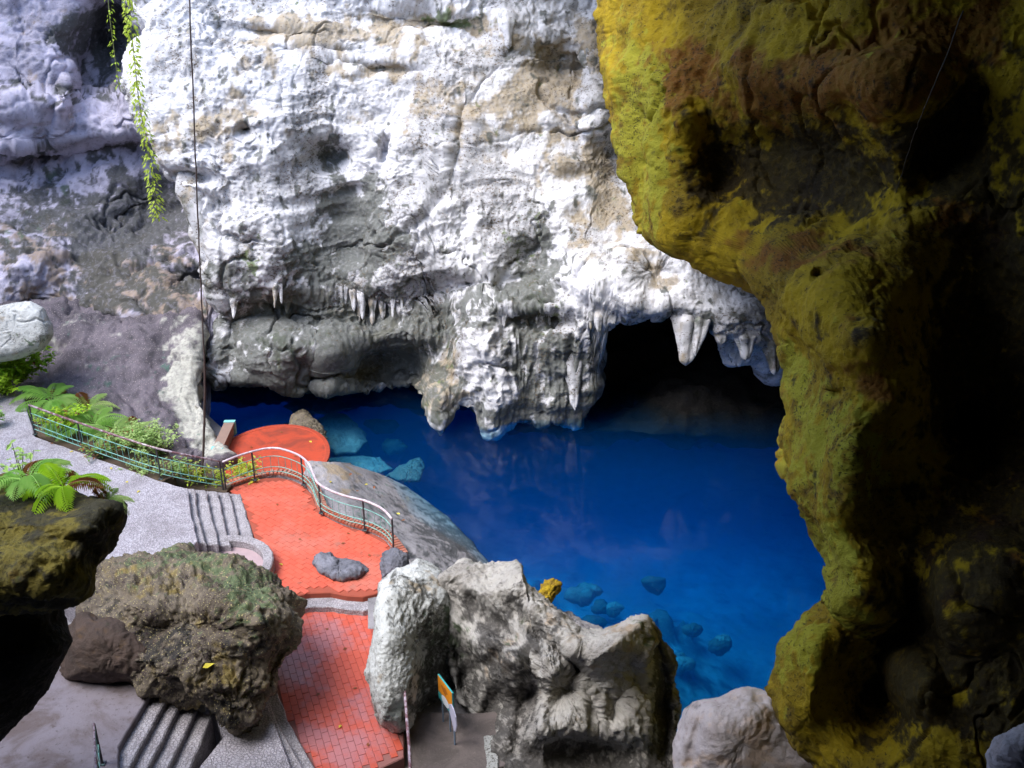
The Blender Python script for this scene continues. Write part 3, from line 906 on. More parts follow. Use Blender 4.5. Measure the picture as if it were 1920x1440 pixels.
# mossy boulder between the stairs
blob("boulder", [(178, 1110), (195, 1065), (260, 1038), (330, 1032), (400, 1042), (450, 1056), (505, 1086), (545, 1112), (557, 1150), (552, 1195), (528, 1245), (505, 1300), (472, 1352), (440, 1366), (408, 1342), (385, 1308), (345, 1296), (296, 1282), (216, 1256), (168, 1200), (156, 1145)],
     21.8, 1.7, M['moss'], rn(.30, .26, .10, .04, 101, .6, pock=.10, even=.6), 330, 170, blocky=.65,
     tvals=[22.2, 23, 23.6, 23.8, 23.6, 23.4, 22.8, 22.2, 21.8, 21.4, 21, 20.8, 20.6, 20.6, 20.6, 20.6, 20.6, 20.8, 21, 21.6, 22],
     bumps=[(310, 1190, 60, 40, 0, .4), (520, 1240, 60, 60, 0, .5), (470, 1300, 40, 40, 0, .2), (250, 1100, 60, 40, 0, -.3), (430, 1130, 50, 40, 0, -.4), (400, 1240, 60, 40, 0, .35), (350, 1130, 120, 40, 0, -.2), (500, 1170, 40, 60, 0, -.3), (390, 1170, 60, 30, 0, .3)],
     stain_shades=([(310, 1210, 70, 50, 0, .8), (480, 1210, 60, 40, 0, .7), (420, 1330, 60, 40, 0, .6), (200, 1130, 30, 60, 0, .5)], [(300, 1090, 110, 30, 0, .4), (420, 1280, 60, 60, 0, .4)], [(420, 1080, 120, 40, 20, .6), (470, 1150, 60, 60, 0, .5), (280, 1060, 80, 30, 0, .4)]),
     label="large mossy brown boulder between the grey steps and the red path", cat="boulder")

# brown rock behind the mossy boulder
blob("boulder", [(112, 1205), (150, 1150), (240, 1165), (296, 1225), (312, 1272), (250, 1282), (180, 1276), (120, 1272)], 21.0, .9, M['brown'], rn(.1, .1, .05, .02, 111, .6), 120, 70,
     stain_shades=([], [(170, 1210, 60, 50, 0, .3)], []), label="low brown rock in the shade at the foot of the mossy boulder", cat="boulder")

# dark overhanging rock at the left edge
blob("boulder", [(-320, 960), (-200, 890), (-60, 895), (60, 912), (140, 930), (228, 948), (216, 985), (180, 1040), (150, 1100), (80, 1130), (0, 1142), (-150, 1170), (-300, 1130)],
     13.6, 1.3, M['ledge'], rn(.15, .12, .05, .02, 121, .55), 260, 130, blocky=.6, tvals=[13.5, 14.6, 14.8, 14.6, 14.2, 13.8, 13.4, 13.2, 13, 13, 13, 13, 13.2],
     bumps=[(80, 1010, 90, 22, 5, .25)],
     stain_shades=([(80, 950, 170, 32, 3, .9), (80, 1050, 250, 90, 0, .42), (190, 1000, 40, 60, 0, .8), (60, 1125, 120, 20, 0, .5)], [], [(60, 1060, 90, 40, 0, .15)]),
     label="overhanging olive rock with ferns on its dark top", cat="boulder")
# added black mass under it, stands for the deep shadow and blocks light
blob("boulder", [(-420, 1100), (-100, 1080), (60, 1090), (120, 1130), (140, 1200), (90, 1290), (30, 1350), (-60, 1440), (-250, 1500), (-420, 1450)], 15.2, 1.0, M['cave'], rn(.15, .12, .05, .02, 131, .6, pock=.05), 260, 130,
     label="added black rock standing for the deep shadow under the overhanging olive rock", cat="boulder")

# pale rock at the left edge above the shrubs
blob("boulder", [(-90, 604), (-20, 574), (58, 566), (82, 578), (96, 610), (99, 628), (82, 654), (40, 670), (-90, 694)], 33.5, .9, M['pale'], rn(.06, .05, .025, .012, 141, .8, crack=.03), 180, 90, blocky=.28,
     stain_shades=([], [], [(50, 650, 60, 20, 0, .3)]), label="smooth pale grey boulder above the shrubs", cat="boulder")

# bright pale boulder beside the red path
blob("boulder", [(690, 1262), (697, 1205), (708, 1150), (722, 1100), (748, 1066), (784, 1050), (824, 1068), (850, 1090), (862, 1132), (884, 1180), (876, 1250), (862, 1300), (800, 1318), (772, 1350), (745, 1368), (716, 1356), (697, 1312)],
     21.6, 1.25, M['pale'], rn(.12, .09, .05, .022, 151, .6, pock=.02), 260, 140, blocky=.62,
     tvals=[21.4, 21.6, 22, 22.6, 23.2, 23.6, 23.6, 23.6, 23.6, 23.9, 24.2, 24.2, 23.2, 22.0, 21.3, 21.1, 21.2],
     bumps=[(835, 1240, 50, 80, 0, .7), (790, 1330, 40, 30, 0, .5), (740, 1200, 40, 120, 10, -.1)],
     stain_shades=([(740, 1230, 90, 160, 0, .18), (800, 1120, 60, 40, 0, .4), (830, 1280, 50, 60, 0, .9), (820, 1190, 40, 40, 0, .5), (780, 1335, 40, 25, 0, .7), (760, 1090, 40, 20, 0, .3)], [(800, 1100, 60, 30, 0, .4)], [(840, 1180, 40, 60, 0, .6), (800, 1260, 30, 60, 0, .4)]),  # darker right side and undercut carry painted shade
     label="bright pale boulder beside the lower red path", cat="boulder")

# the long eroded ridge beside it
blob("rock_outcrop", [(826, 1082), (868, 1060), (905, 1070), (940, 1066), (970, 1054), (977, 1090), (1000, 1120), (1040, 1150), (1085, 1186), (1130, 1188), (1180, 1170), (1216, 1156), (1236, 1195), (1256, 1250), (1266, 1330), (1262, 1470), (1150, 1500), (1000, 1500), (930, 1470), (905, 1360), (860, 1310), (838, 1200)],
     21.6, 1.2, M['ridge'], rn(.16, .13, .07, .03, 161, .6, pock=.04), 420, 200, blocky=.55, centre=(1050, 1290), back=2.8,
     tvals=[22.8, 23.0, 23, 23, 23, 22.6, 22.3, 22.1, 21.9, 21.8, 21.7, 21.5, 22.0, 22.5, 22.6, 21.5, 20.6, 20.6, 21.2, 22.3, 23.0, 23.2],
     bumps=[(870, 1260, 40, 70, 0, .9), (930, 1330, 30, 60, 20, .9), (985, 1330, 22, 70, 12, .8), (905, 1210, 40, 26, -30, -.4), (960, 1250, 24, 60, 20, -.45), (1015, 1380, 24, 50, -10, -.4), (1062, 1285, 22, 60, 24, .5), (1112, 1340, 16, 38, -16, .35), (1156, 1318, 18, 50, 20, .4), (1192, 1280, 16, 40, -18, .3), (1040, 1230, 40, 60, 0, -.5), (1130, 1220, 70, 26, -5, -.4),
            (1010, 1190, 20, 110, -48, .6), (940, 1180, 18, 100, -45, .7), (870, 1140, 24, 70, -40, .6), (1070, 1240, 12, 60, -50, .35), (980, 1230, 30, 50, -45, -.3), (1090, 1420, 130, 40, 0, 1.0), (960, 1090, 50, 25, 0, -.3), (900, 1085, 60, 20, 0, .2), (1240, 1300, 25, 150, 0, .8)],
     stain_shades=([(890, 1280, 80, 130, 0, .55), (970, 1320, 70, 120, 10, .55), (1240, 1290, 28, 170, 0, 1.1), (1090, 1440, 170, 50, 0, 1.1), (940, 1160, 26, 80, 35, .8), (1010, 1190, 22, 80, 40, .7), (880, 1130, 30, 30, 0, .6)],  # algae, and painted shade in the hollow, base and turned-away side
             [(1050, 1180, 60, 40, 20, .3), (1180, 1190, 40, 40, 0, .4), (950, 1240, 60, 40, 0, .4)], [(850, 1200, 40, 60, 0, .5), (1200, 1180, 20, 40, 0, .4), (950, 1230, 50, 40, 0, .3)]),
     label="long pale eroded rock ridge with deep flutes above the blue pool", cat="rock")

# pinkish rock at the bottom
blob("boulder", [(1250, 1460), (1268, 1380), (1286, 1332), (1312, 1316), (1352, 1312), (1400, 1296), (1444, 1300), (1490, 1340), (1540, 1400), (1580, 1480), (1500, 1560), (1300, 1560)],
     17.4, .9, M['pink'], rn(.10, .07, .03, .010, 171, .6), 200, 100, blocky=.6,
     bumps=[(1300, 1400, 10, 60, 15, .12), (1360, 1390, 60, 60, 0, -.15)],
     stain_shades=([(1300, 1330, 30, 14, 0, .4)], [(1450, 1380, 60, 60, 0, .6), (1340, 1425, 100, 14, 0, .7)], []), label="pinkish grey boulder beside the pool below the olive wall", cat="boulder")
blob("boulder", [(1850, 1415), (1868, 1385), (1900, 1372), (1960, 1350), (2000, 1440), (1960, 1520), (1860, 1500)], 8.3, .4, M['pink'], rn(.04, .05, .03, .01, 181, .3), 120, 60,
     label="knobbly pale lilac rock in the bottom right corner", cat="boulder")

# loose stones on the plaza
blob("boulder", [(588, 1056), (600, 1040), (618, 1036), (632, 1048), (650, 1050), (672, 1054), (690, 1070), (682, 1080), (655, 1088), (622, 1088), (600, 1074)], 26.1, .35, M['bluegrey'], rn(.06, .10, .05, .015, 191, .4), 120, 60, blocky=.7,
     tvals=[26.3, 26.6, 26.7, 26.6, 26.4, 26.4, 26.1, 25.9, 25.8, 25.8, 26.0], bumps=[(640, 1062, 14, 14, 0, .2)],
     label="small grey two-humped rock lying on the red plaza", cat="rock")
blob("boulder", [(714, 1055), (726, 1036), (742, 1030), (760, 1040), (768, 1060), (760, 1080), (735, 1096), (716, 1084)], 24.8, .5, M['bluegrey'], rn(.08, .12, .05, .015, 201, .4), 120, 60,
     label="rough lilac grey rock at the railing end beside the plaza", cat="rock")


# ---- grey rock shelf between the plaza and the water
def Tshelf(x, y):
    edge = np.interp(y, [860, 900, 960, 1030, 1100, 1200], [600, 605, 640, 745, 800, 900])
    k = smooth(0, 190, x - edge)
    return tz(y, -.12 - 1.9 * k)


shelf_right = edge_fn([(840, 640), (872, 660), (890, 720), (910, 760), (940, 800), (970, 840), (1000, 868), (1030, 895), (1060, 920), (1100, 960), (1200, 1040)])
sheet("rock_shelf", 110, 110, edge_fn([(840, 560), (880, 575), (900, 560), (960, 575), (1030, 690), (1100, 690), (1200, 690)]), shelf_right, 868., lambda x: np.full_like(x, 1180.), Tshelf, M['grey'],
      rn(.05, .07, .02, .01, 211), right_curl=3, round_px=25, stain_shades=([(780, 960, 120, 70, 40, .45), (860, 1020, 60, 50, 40, .7)], [(640, 890, 60, 25, 20, .5)], [(700, 970, 60, 60, 40, .35)]), kind="structure")


# ---- rocks in the water
def wet(name, outline, zc, thick, mat, seed, label, tt=None, **kw):
    ol = np.array(outline, float)
    return blob(name, outline, float(tz(ol[:, 1].mean(), zc)), thick, mat, rn(.10, .12, .05, .02, seed, .5, crack=.05), 150, 80, blocky=.6, tvals=[float(tz(q[1], zc)) for q in ol], label=label, cat="rock", **kw)


wet("boulder", [(540, 796), (552, 778), (568, 770), (585, 784), (600, 800), (612, 822), (600, 840), (560, 830)], -1.35, .45, M['moss'], 221, "tan rock rising from the water behind the round red platform")
wet("submerged_rock", [(590, 790), (620, 772), (650, 780), (692, 828), (668, 850), (630, 852), (600, 820)], -3.0, .5, M['slab'], 222, "pale submerged slab in blue water beside the round red platform")
wet("submerged_rock", [(530, 762), (560, 750), (640, 752), (660, 765), (620, 776), (560, 775)], -2.9, .5, M['slab'], 223, "long submerged rock in the water under the cliff arch")
wet("submerged_rock", [(612, 862), (660, 850), (712, 858), (735, 880), (700, 892), (640, 890)], -3.2, .35, M['slab'], 231, "flat submerged slab in blue water against the grey rock shelf")
wet("submerged_rock", [(725, 892), (756, 870), (788, 856), (800, 876), (786, 902), (745, 902)], -3.0, .4, M['sunk'], 232, "dark pointed submerged rock off the grey rock shelf")
sr = random.Random(12)
for cx, cy, rx, ry, cnt, zc, lab, grp in ((660, 835, 100, 45, 9, -3.9, "blue-tinted submerged stone in the shallows between the red platform and the cliff", "stones in the far shallows"), (1150, 1125, 120, 55, 9, -5.1, "dark submerged stone in the shallows behind the pale ridge", "stones behind the ridge"), (1310, 1240, 60, 60, 5, -5.1, "dark submerged stone in the water beside the pinkish boulder", "stones beside the pinkish boulder")):
    for k in range(cnt):
        x0, y0 = cx + sr.uniform(-rx, rx), cy + sr.uniform(-ry, ry)
        r0 = sr.uniform(10, 30)
        ol = [(x0 + r0 * sr.uniform(.7, 1.25) * math.cos(a), y0 + r0 * .55 * sr.uniform(.7, 1.25) * math.sin(a)) for a in [2 * math.pi * j / 9 for j in range(9)]]
        o = blob("submerged_rock", ol, float(tz(y0, zc)), r0 * .013, M[sr.choice(['slab', 'sunk', 'sunk'])], rn(.10, .14, .05, .02, 600 + k, .5), 60, 32, label=lab, cat="rock", group=grp)
wet("boulder", [(1008, 1118), (1016, 1098), (1034, 1090), (1050, 1094), (1046, 1110), (1030, 1124), (1014, 1134)], -.6, .35, M['olive'], 229, "small yellow green rock behind the pale ridge")
wet("boulder", [(1010, 1150), (1050, 1146), (1095, 1166), (1130, 1180), (1110, 1200), (1050, 1190)], -1.45, .3, M['grey'], 230, "low lilac wet rock at the waterline behind the ridge")  # added form, stands for a reflection on the water


# ================================================================== PAVING, STEPS AND PLAZA
def wobble(poly, n=6, amp=.02, seed=0):
    r = random.Random(seed)
    out = []
    k = len(poly)
    for i in range(k):
        a, b = np.array(poly[i]), np.array(poly[(i + 1) % k])
        for j in range(n):
            q = a + (b - a) * j / n
            out.append((q[0] + r.uniform(-amp, amp), q[1] + r.uniform(-amp, amp)))
    return out


def slab(name, poly_px, z, thick, material, parent=None, n=6, amp=.015, seed=0, chamfer=.02, **tags):
    """a slab whose top outline is given in photo pixels at height z"""
    w = [pz(x, y, z)[:2] for x, y in poly_px]
    w = wobble(w, n, amp, seed)
    a = np.array(w)
    area = sum(a[i, 0] * a[(i + 1) % len(a), 1] - a[(i + 1) % len(a), 0] * a[i, 1] for i in range(len(a)))
    if area < 0: a = a[::-1]
    c = a.mean(0)
    k = len(a)
    nrm = np.roll(a, -1, 0) - np.roll(a, 1, 0)
    nrm = np.stack([nrm[:, 1], -nrm[:, 0]], -1)
    nrm /= np.maximum(np.linalg.norm(nrm, axis=1)[:, None], 1e-6)
    vs = [(*p, z) for p in a - nrm * chamfer] + [(*p, z - chamfer) for p in a] + [(*p, z - thick) for p in a]
    fs = [tuple(range(k))]
    for r_ in (0, 1):
        for i in range(k):
            j = (i + 1) % k
            fs.append((r_ * k + i, (r_ + 1) * k + i, (r_ + 1) * k + j, r_ * k + j))
    fs.append(tuple(2 * k + i for i in range(k))[::-1])
    return mesh_object(name, vs, fs, material, False, parent, **tags)


# upper pavement
UP_Z = .8
slab("pavement", [(-200, 700), (-60, 722), (40, 728), (66, 818), (156, 850), (300, 902), (352, 916), (358, 960), (370, 1015), (330, 1042), (150, 1060), (-60, 1000), (-200, 950)], UP_Z, 2.2, M['pave'], n=5, amp=.02, seed=1, kind="structure")
slab("ground", [(60, 812), (156, 852), (302, 904), (330, 890), (310, 835), (160, 770), (70, 722), (-100, 700), (-100, 740), (40, 735)], .62, 2.0, M['soil'], n=5, amp=.03, seed=2, kind="structure")
slab("ground", [(296, 898), (350, 916), (424, 922), (436, 905), (405, 880), (300, 850)], .10, 1.4, M['soil'], n=5, amp=.03, seed=3, kind="structure")
# five steps down to the plaza
stairs = empty("stairs", pz(400, 970, 0), label="five curved grey stone steps from the pavement down to the plaza", cat="stairs")
top_l = [(352, 914), (372, 916), (394, 919), (416, 921), (437, 924)]
mid_l = [(358, 960), (383, 962), (404, 962), (427, 962), (449, 962)]
bot_l = [(372, 1018), (396, 1020), (418, 1022), (440, 1024), (466, 1026)]
for k in range(5):
    z = UP_Z - .16 * (k + 1) + .02 * (k == 4)
    back = 30
    poly = [(top_l[k][0] - back, top_l[k][1]), (top_l[k][0] + 14, top_l[k][1] + 2), (mid_l[k][0] + 13, mid_l[k][1]), (bot_l[k][0] + 14, bot_l[k][1]), (bot_l[k][0] - back, bot_l[k][1])]
    # outlines were read off at the plaza's level: shift them to the tread's own height
    poly = [tuple(q) for q in poly]
    o = slab("step", poly, max(z, .03), .9, M['step'], None, n=8, amp=.018, seed=20 + k, chamfer=.03)
    mw = o.location.copy()
    o.parent = stairs
    o.location = mw - stairs.location

# plaza slab with pavers
PLAZA_L = [(424, 916), (440, 928), (462, 962), (482, 1022), (498, 1078), (520, 1100), (540, 1119)]
PLAZA_B = [(553, 1118), (580, 1112), (620, 1111), (650, 1117), (680, 1119), (705, 1113), (725, 1104), (760, 1085)]
PLAZA_R = [(750, 1050), (736, 1030), (722, 1012), (700, 1000), (682, 994), (655, 987), (625, 975), (602, 962), (592, 945), (584, 925), (568, 909), (548, 900), (522, 895), (498, 896), (478, 900), (450, 909)]
plaza_poly = PLAZA_L + PLAZA_B + PLAZA_R
plaza = slab("plaza", plaza_poly, -.012, 1.6, M['mortar'], n=2, amp=0, kind="structure")
STEP_B = [(553, 1118), (580, 1112), (620, 1111), (650, 1117), (680, 1119), (705, 1113), (725, 1104)]
slab("step", [(500, 1080)] + [(x, y + 26) for x, y in STEP_B] + [(760, 1060)], -.165, 1.2, M['step'], n=4, amp=.012, seed=5, chamfer=.02, label="narrow wavy grey step between the plaza and the lower red path", cat="step")
PATH = [(500, 1130), (760, 1110), (760, 1190), (720, 1240), (705, 1300), (715, 1350), (757, 1366), (757, 1420), (690, 1452), (640, 1520), (560, 1520), (585, 1450), (548, 1382), (516, 1300), (490, 1200)]
path = slab("path", PATH, -.342, .5, M['mortar_pale'], n=2, amp=0, kind="structure")


def in_poly(q, poly):
    x, y = q
    c = False
    for i in range(len(poly)):
        x1, y1 = poly[i]; x2, y2 = poly[i - 1]
        if (y1 > y) != (y2 > y) and x < (x2 - x1) * (y - y1) / (y2 - y1) + x1: c = not c
    return c


def paver_mesh(name, lx, ly, h, bev, material):
    a, b = lx / 2, ly / 2
    vs = [(sx * (a - bev), sy * (b - bev), h) for sx, sy in ((-1, -1), (1, -1), (1, 1), (-1, 1))] + \
         [(sx * a, sy * b, h - bev) for sx, sy in ((-1, -1), (1, -1), (1, 1), (-1, 1))] + [(sx * a, sy * b, 0) for sx, sy in ((-1, -1), (1, -1), (1, 1), (-1, 1))]
    fs = [(0, 1, 2, 3)] + [(r * 4 + i, (r + 1) * 4 + i, (r + 1) * 4 + (i + 1) % 4, r * 4 + (i + 1) % 4) for r in (0, 1) for i in range(4)]
    return raw_mesh(name, vs, [i for f in fs for i in f], [len(f) for f in fs], material, False)


def lay(parent, poly_px, z, angle, lx, ly, material, limit, gap=.006, seed=3):
    poly = [tuple(pz(x, y, z)[:2]) for x, y in poly_px]
    a = np.array(poly)
    c = a.mean(0)
    r = random.Random(seed)
    ca, sa = math.cos(angle), math.sin(angle)
    spots = []
    for j in range(-90, 91):
        for i in range(-60, 61):
            u, v = (i + .5 * (j % 2)) * lx, j * ly
            q = (c[0] + u * ca - v * sa, c[1] + u * sa + v * ca)
            if not in_poly(q, poly): continue
            cs = [(q[0] + su * lx / 2 * ca - sv * ly / 2 * sa, q[1] + su * lx / 2 * sa + sv * ly / 2 * ca) for su in (-1, 1) for sv in (-1, 1)]
            if all(in_poly(k, poly) for k in cs): spots.append(q)
    spots.sort(key=lambda q: q[1])
    me = paver_mesh("paver", lx - gap, ly - gap, .022, .004, material)
    rest = MB()
    pl = parent.location
    for k, q in enumerate(spots):
        dz = r.uniform(-.003, .003)
        if k < limit:
            o = bpy.data.objects.new("paver", me)
            o.location = (q[0] - pl.x, q[1] - pl.y, z - .014 - pl.z + dz)
            o.rotation_euler = (r.uniform(-.006, .006), r.uniform(-.006, .006), angle + r.uniform(-.01, .01))
            put(o, parent=parent)
        else:
            hx, hy = (lx - gap) / 2, (ly - gap) / 2
            rest.box((q[0] - pl.x, q[1] - pl.y, z - pl.z - .003 + dz), (hx * ca, hx * sa, 0), (-hy * sa, hy * ca, 0), (0, 0, .011))
    if rest.v:
        rest.build("paver", material, parent, kind="stuff")
    return len(spots)


d_ = pz(742, 1440, -.33) - pz(640, 1160, -.33)
PANG = math.atan2(d_[1], d_[0])
n1_ = lay(plaza, plaza_poly, 0.0, PANG + .5, .30, .15, M['paver'], 300, seed=4)
n2_ = lay(path, PATH, -.33, PANG, .30, .15, M['paver_worn_sheen'], 300, seed=5)

# soldier-course brick kerb under the railing
KERB = [(424, 917), (450, 908), (478, 899), (500, 894), (524, 893), (548, 898), (568, 907), (584, 923), (592, 944), (602, 962), (625, 976), (655, 988), (682, 995), (705, 1003), (724, 1014), (737, 1030), (748, 1046)]


def resample(pts, step):
    pts = np.array(pts, float)
    # Catmull-Rom
    dense = []
    for i in range(len(pts) - 1):
        p0, p1, p2, p3 = pts[max(i - 1, 0)], pts[i], pts[i + 1], pts[min(i + 2, len(pts) - 1)]
        for s in np.linspace(0, 1, 12, endpoint=False):
            dense.append(.5 * ((2 * p1) + (-p0 + p2) * s + (2 * p0 - 5 * p1 + 4 * p2 - p3) * s * s + (-p0 + 3 * p1 - 3 * p2 + p3) * s ** 3))
    dense.append(pts[-1])
    dense = np.array(dense)
    d = np.r_[0, np.cumsum(np.linalg.norm(np.diff(dense, axis=0), axis=1))]
    k = max(2, int(round(d[-1] / step)))
    s = np.linspace(0, d[-1], k + 1)
    return np.stack([np.interp(s, d, dense[:, i]) for i in range(dense.shape[1])], -1)


kc = resample([pz(x, y, .0) for x, y in KERB], .115)
kb = MB()
kcw = resample([pz(x, y, .0) for x, y in KERB], .3)
for i in range(len(kcw) - 1):
    a, b = kcw[i], kcw[i + 1]
    d = (b - a) / np.linalg.norm(b - a)
    nn = np.array([-d[1], d[0], 0])
    kb.box((a + b) / 2 + np.array([0, 0, -.32]) + nn * .12, d * np.linalg.norm(b - a) * .52, nn * .125, (0, 0, .36))
kerb = kb.build("kerb", M['step'], kind="structure")
kme = paver_mesh("brick", .28, .092, .075, .010, M['kerb'])
for i in range(len(kc) - 1):
    m = (kc[i] + kc[i + 1]) / 2
    d = kc[i + 1] - kc[i]
    ang = math.atan2(d[1], d[0]) + math.pi / 2
    nn = np.array([-d[1], d[0], 0]) / np.linalg.norm(d)
    o = bpy.data.objects.new("brick", kme)
    o.location = V(m + nn * .12 + np.array([0, 0, .045])) - kerb.location
    o.rotation_euler = (0, 0, ang)
    put(o, parent=kerb)

# round red platform
DISC_Z = -.85
dc = pz(506, 858, DISC_Z)
ring, DISC_N = [], 96
for k in range(DISC_N):
    a = 2 * math.pi * k / DISC_N
    ring.append((dc[0] + 1.92 * math.cos(a), dc[1] + 2.45 * math.sin(a)))


def disc_mesh(sc, z0, z1, bev):
    k = DISC_N
    c = dc[:2]
    R = lambda f, z: [(c[0] + (x - c[0]) * f, c[1] + (y - c[1]) * f, z) for x, y in ring]
    vs = R(sc - bev, z1) + R(sc, z1 - bev) + R(sc, z0)
    fs = [tuple(range(k))] + [(r * k + i, (r + 1) * k + i, (r + 1) * k + (i + 1) % k, r * k + (i + 1) % k) for r in (0, 1) for i in range(k)]
    return vs, fs


platform = empty("platform", (dc[0], dc[1], -2.4), label="round red concrete platform at the edge of the blue water", cat="platform")
for nm, sc, z0, z1, mt in (("base", .985, -2.4, DISC_Z - .06, M['step']), ("deck", .945, DISC_Z - .06, DISC_Z, M['disc'])):
    vs, fs = disc_mesh(sc, z0, z1, .01)
    vs = np.array(vs) - np.array(platform.location)
    mesh_object(nm, vs, fs, mt, False, platform)
bme = paver_mesh("edge_brick", .16, .105, .075, .01, M['disc'])
for k in range(0, 126):
    a = 2 * math.pi * k / 126
    p = Vector((dc[0] + 1.92 * .972 * math.cos(a), dc[1] + 2.45 * .972 * math.sin(a), DISC_Z - .062))
    o = bpy.data.objects.new("edge_brick", bme)
    o.data = bme
    o.location = p - platform.location
    o.rotation_euler = (0, 0, math.atan2(math.sin(a) * 1.92, math.cos(a) * 2.45))
    put(o, parent=platform)

# bench on the platform
b0, b1 = pz(410, 866, DISC_Z), pz(434, 812, DISC_Z)
bd = Vector(b1 - b0); bl = bd.length; bd.normalize(); bn = Vector((-bd.y, bd.x, 0))
bench = empty("bench", V(b0), label="brown concrete bench with turquoise ends on the round red platform", cat="bench")
bc = bd * (bl / 2)
MB().box(bc + Vector((0, 0, .42)), bd * (bl / 2 - .14), bn * .17, (0, 0, .06)).build("seat", M['bench'], bench)
for s in (0, 1):
    MB().box(bd * (.07 + s * (bl - .14)) + Vector((0, 0, .25)), bd * .085, bn * .19, (0, 0, .25)).build("support", M['turq'], bench)
MB().box(bc + Vector((0, 0, .18)), bd * (bl / 2 - .15), bn * .13, (0, 0, .178)).build("panel", M['bench'], bench)

# ring planter beside the steps
pc = pz(418, 1070, .15)
planter = empty("planter", V(pc), label="round stone planter ring with a pink floor beside the steps", cat="planter")
R0, R1 = 1.02, 1.28
KN = 64
vs, fs = [], []
for k in range(KN):
    a = 2 * math.pi * k / KN
    j = random.uniform(-.015, .015)
    for rr, zz in ((R1 + j, -.5), (R1 + j, .17), (R1 - .03 + j, .20), (R0 + .03, .20), (R0, .17), (R0, -.5)):
        vs.append((rr * math.cos(a), rr * 1.08 * math.sin(a), zz))
for k in range(KN):
    for r_ in range(5):
        a, b = k * 6 + r_, ((k + 1) % KN) * 6 + r_
        fs.append((a, b, b + 1, a + 1))
mesh_object("kerb", vs, fs, M['step'], False, planter)
vs = [(R0 * 1.02 * math.cos(2 * math.pi * k / KN), R0 * 1.1 * math.sin(2 * math.pi * k / KN), -.02) for k in range(KN)]
mesh_object("floor", vs, [tuple(range(KN))], M['pinkfloor'], False, planter)

# lower left landing and stairs
LZ = 1.03
slab("landing", [(-120, 1235), (70, 1262), (180, 1238), (300, 1258), (298, 1272), (222, 1400), (222, 1420), (215, 1560), (-150, 1560)], LZ, 1.6, M['dirtpave'], n=5, amp=.015, seed=41, kind="structure")
low = empty("stairs", pz(330, 1380, .1), label="straight dark-edged grey steps in front of the mossy boulder", cat="stairs")
far = [(322, 1290), (346, 1304), (372, 1320), (398, 1340)]
near = [(236, 1450), (272, 1450), (310, 1450), (352, 1450)]
for k in range(4):
    z = LZ - .17 * (k + 1)
    f0, n0 = far[k], near[k]
    dxn = (n0[0] - f0[0]) / (n0[1] - f0[1])
    nx_ = n0[0] + dxn * 70
    poly = [(f0[0] - 60, f0[1] - 18), f0, (nx_, 1520), (nx_ - 70, 1520)]
    o = slab("step", poly, z, 1.1, M['step'], None, n=9, amp=.012, seed=50 + k, chamfer=.025)
    mw = o.location.copy(); o.parent = low; o.location = mw - low.location
slab("landing", [(380, 1300), (480, 1290), (500, 1320), (560, 1470), (575, 1520), (300, 1520), (372, 1440), (420, 1380)], .18, .9, M['pave'], n=6, amp=.012, seed=61, chamfer=.02, kind="structure")
low2 = empty("stairs", pz(530, 1400, -.3), label="shallow grey steps beside the lower red path", cat="stairs")
for k in range(2):
    z = .18 - .17 * (k + 1)
    x0 = 484 + 22 * k
    x1 = 556 + 24 * k
    poly = [(x0 - 26, 1295 - 6 * k), (x0 + 10, 1290 - 6 * k), (x0 + 34, 1350), (x1 + 28, 1470), (x1 + 46, 1520), (x1 - 20, 1520)]
    o = slab("step", poly, z, .7, M['step'], None, n=7, amp=.012, seed=70 + k, chamfer=.025)
    mw = o.location.copy(); o.parent = low2; o.location = mw - low2.location

# ground by the signs, with a pale kerb
slab("ground", [(745, 1330), (860, 1338), (960, 1330), (1010, 1345), (1010, 1420), (930, 1440), (928, 1540), (700, 1540), (735, 1440)], -.62, 1.0, M['signground'], n=4, amp=.03, seed=81, kind="structure")
slab("kerb", [(908, 1380), (926, 1376), (936, 1420), (930, 1540), (900, 1540), (912, 1430)], -.57, .6, M['pale'], n=5, amp=.02, seed=82, kind="structure")
# base terrain beneath everything on the land side
gx, gy = np.meshgrid(np.linspace(-26, 3.0, 120), np.linspace(6, 34, 120))
Pg = np.stack([gx, gy, gx * 0], -1)
edge_x = np.interp(gy, [6, 14, 18, 20, 22, 24, 26, 28, 30, 34], [3.2, 2.6, 1.6, .2, -1.2, -2.2, -4.2, -5.2, -7.2, -10.5])
Pg[..., 2] = np.where(gx < edge_x - 1.2, -1.15, -1.15 - 11 * smooth(-1.2, 2.2, gx - edge_x)) + .12 * fbm(Pg * 1.2, 3, 33)
grid_object("ground", Pg, M['grey'], stain_shade=paint(Pg, None, M['grey']), kind="structure", flip=True)

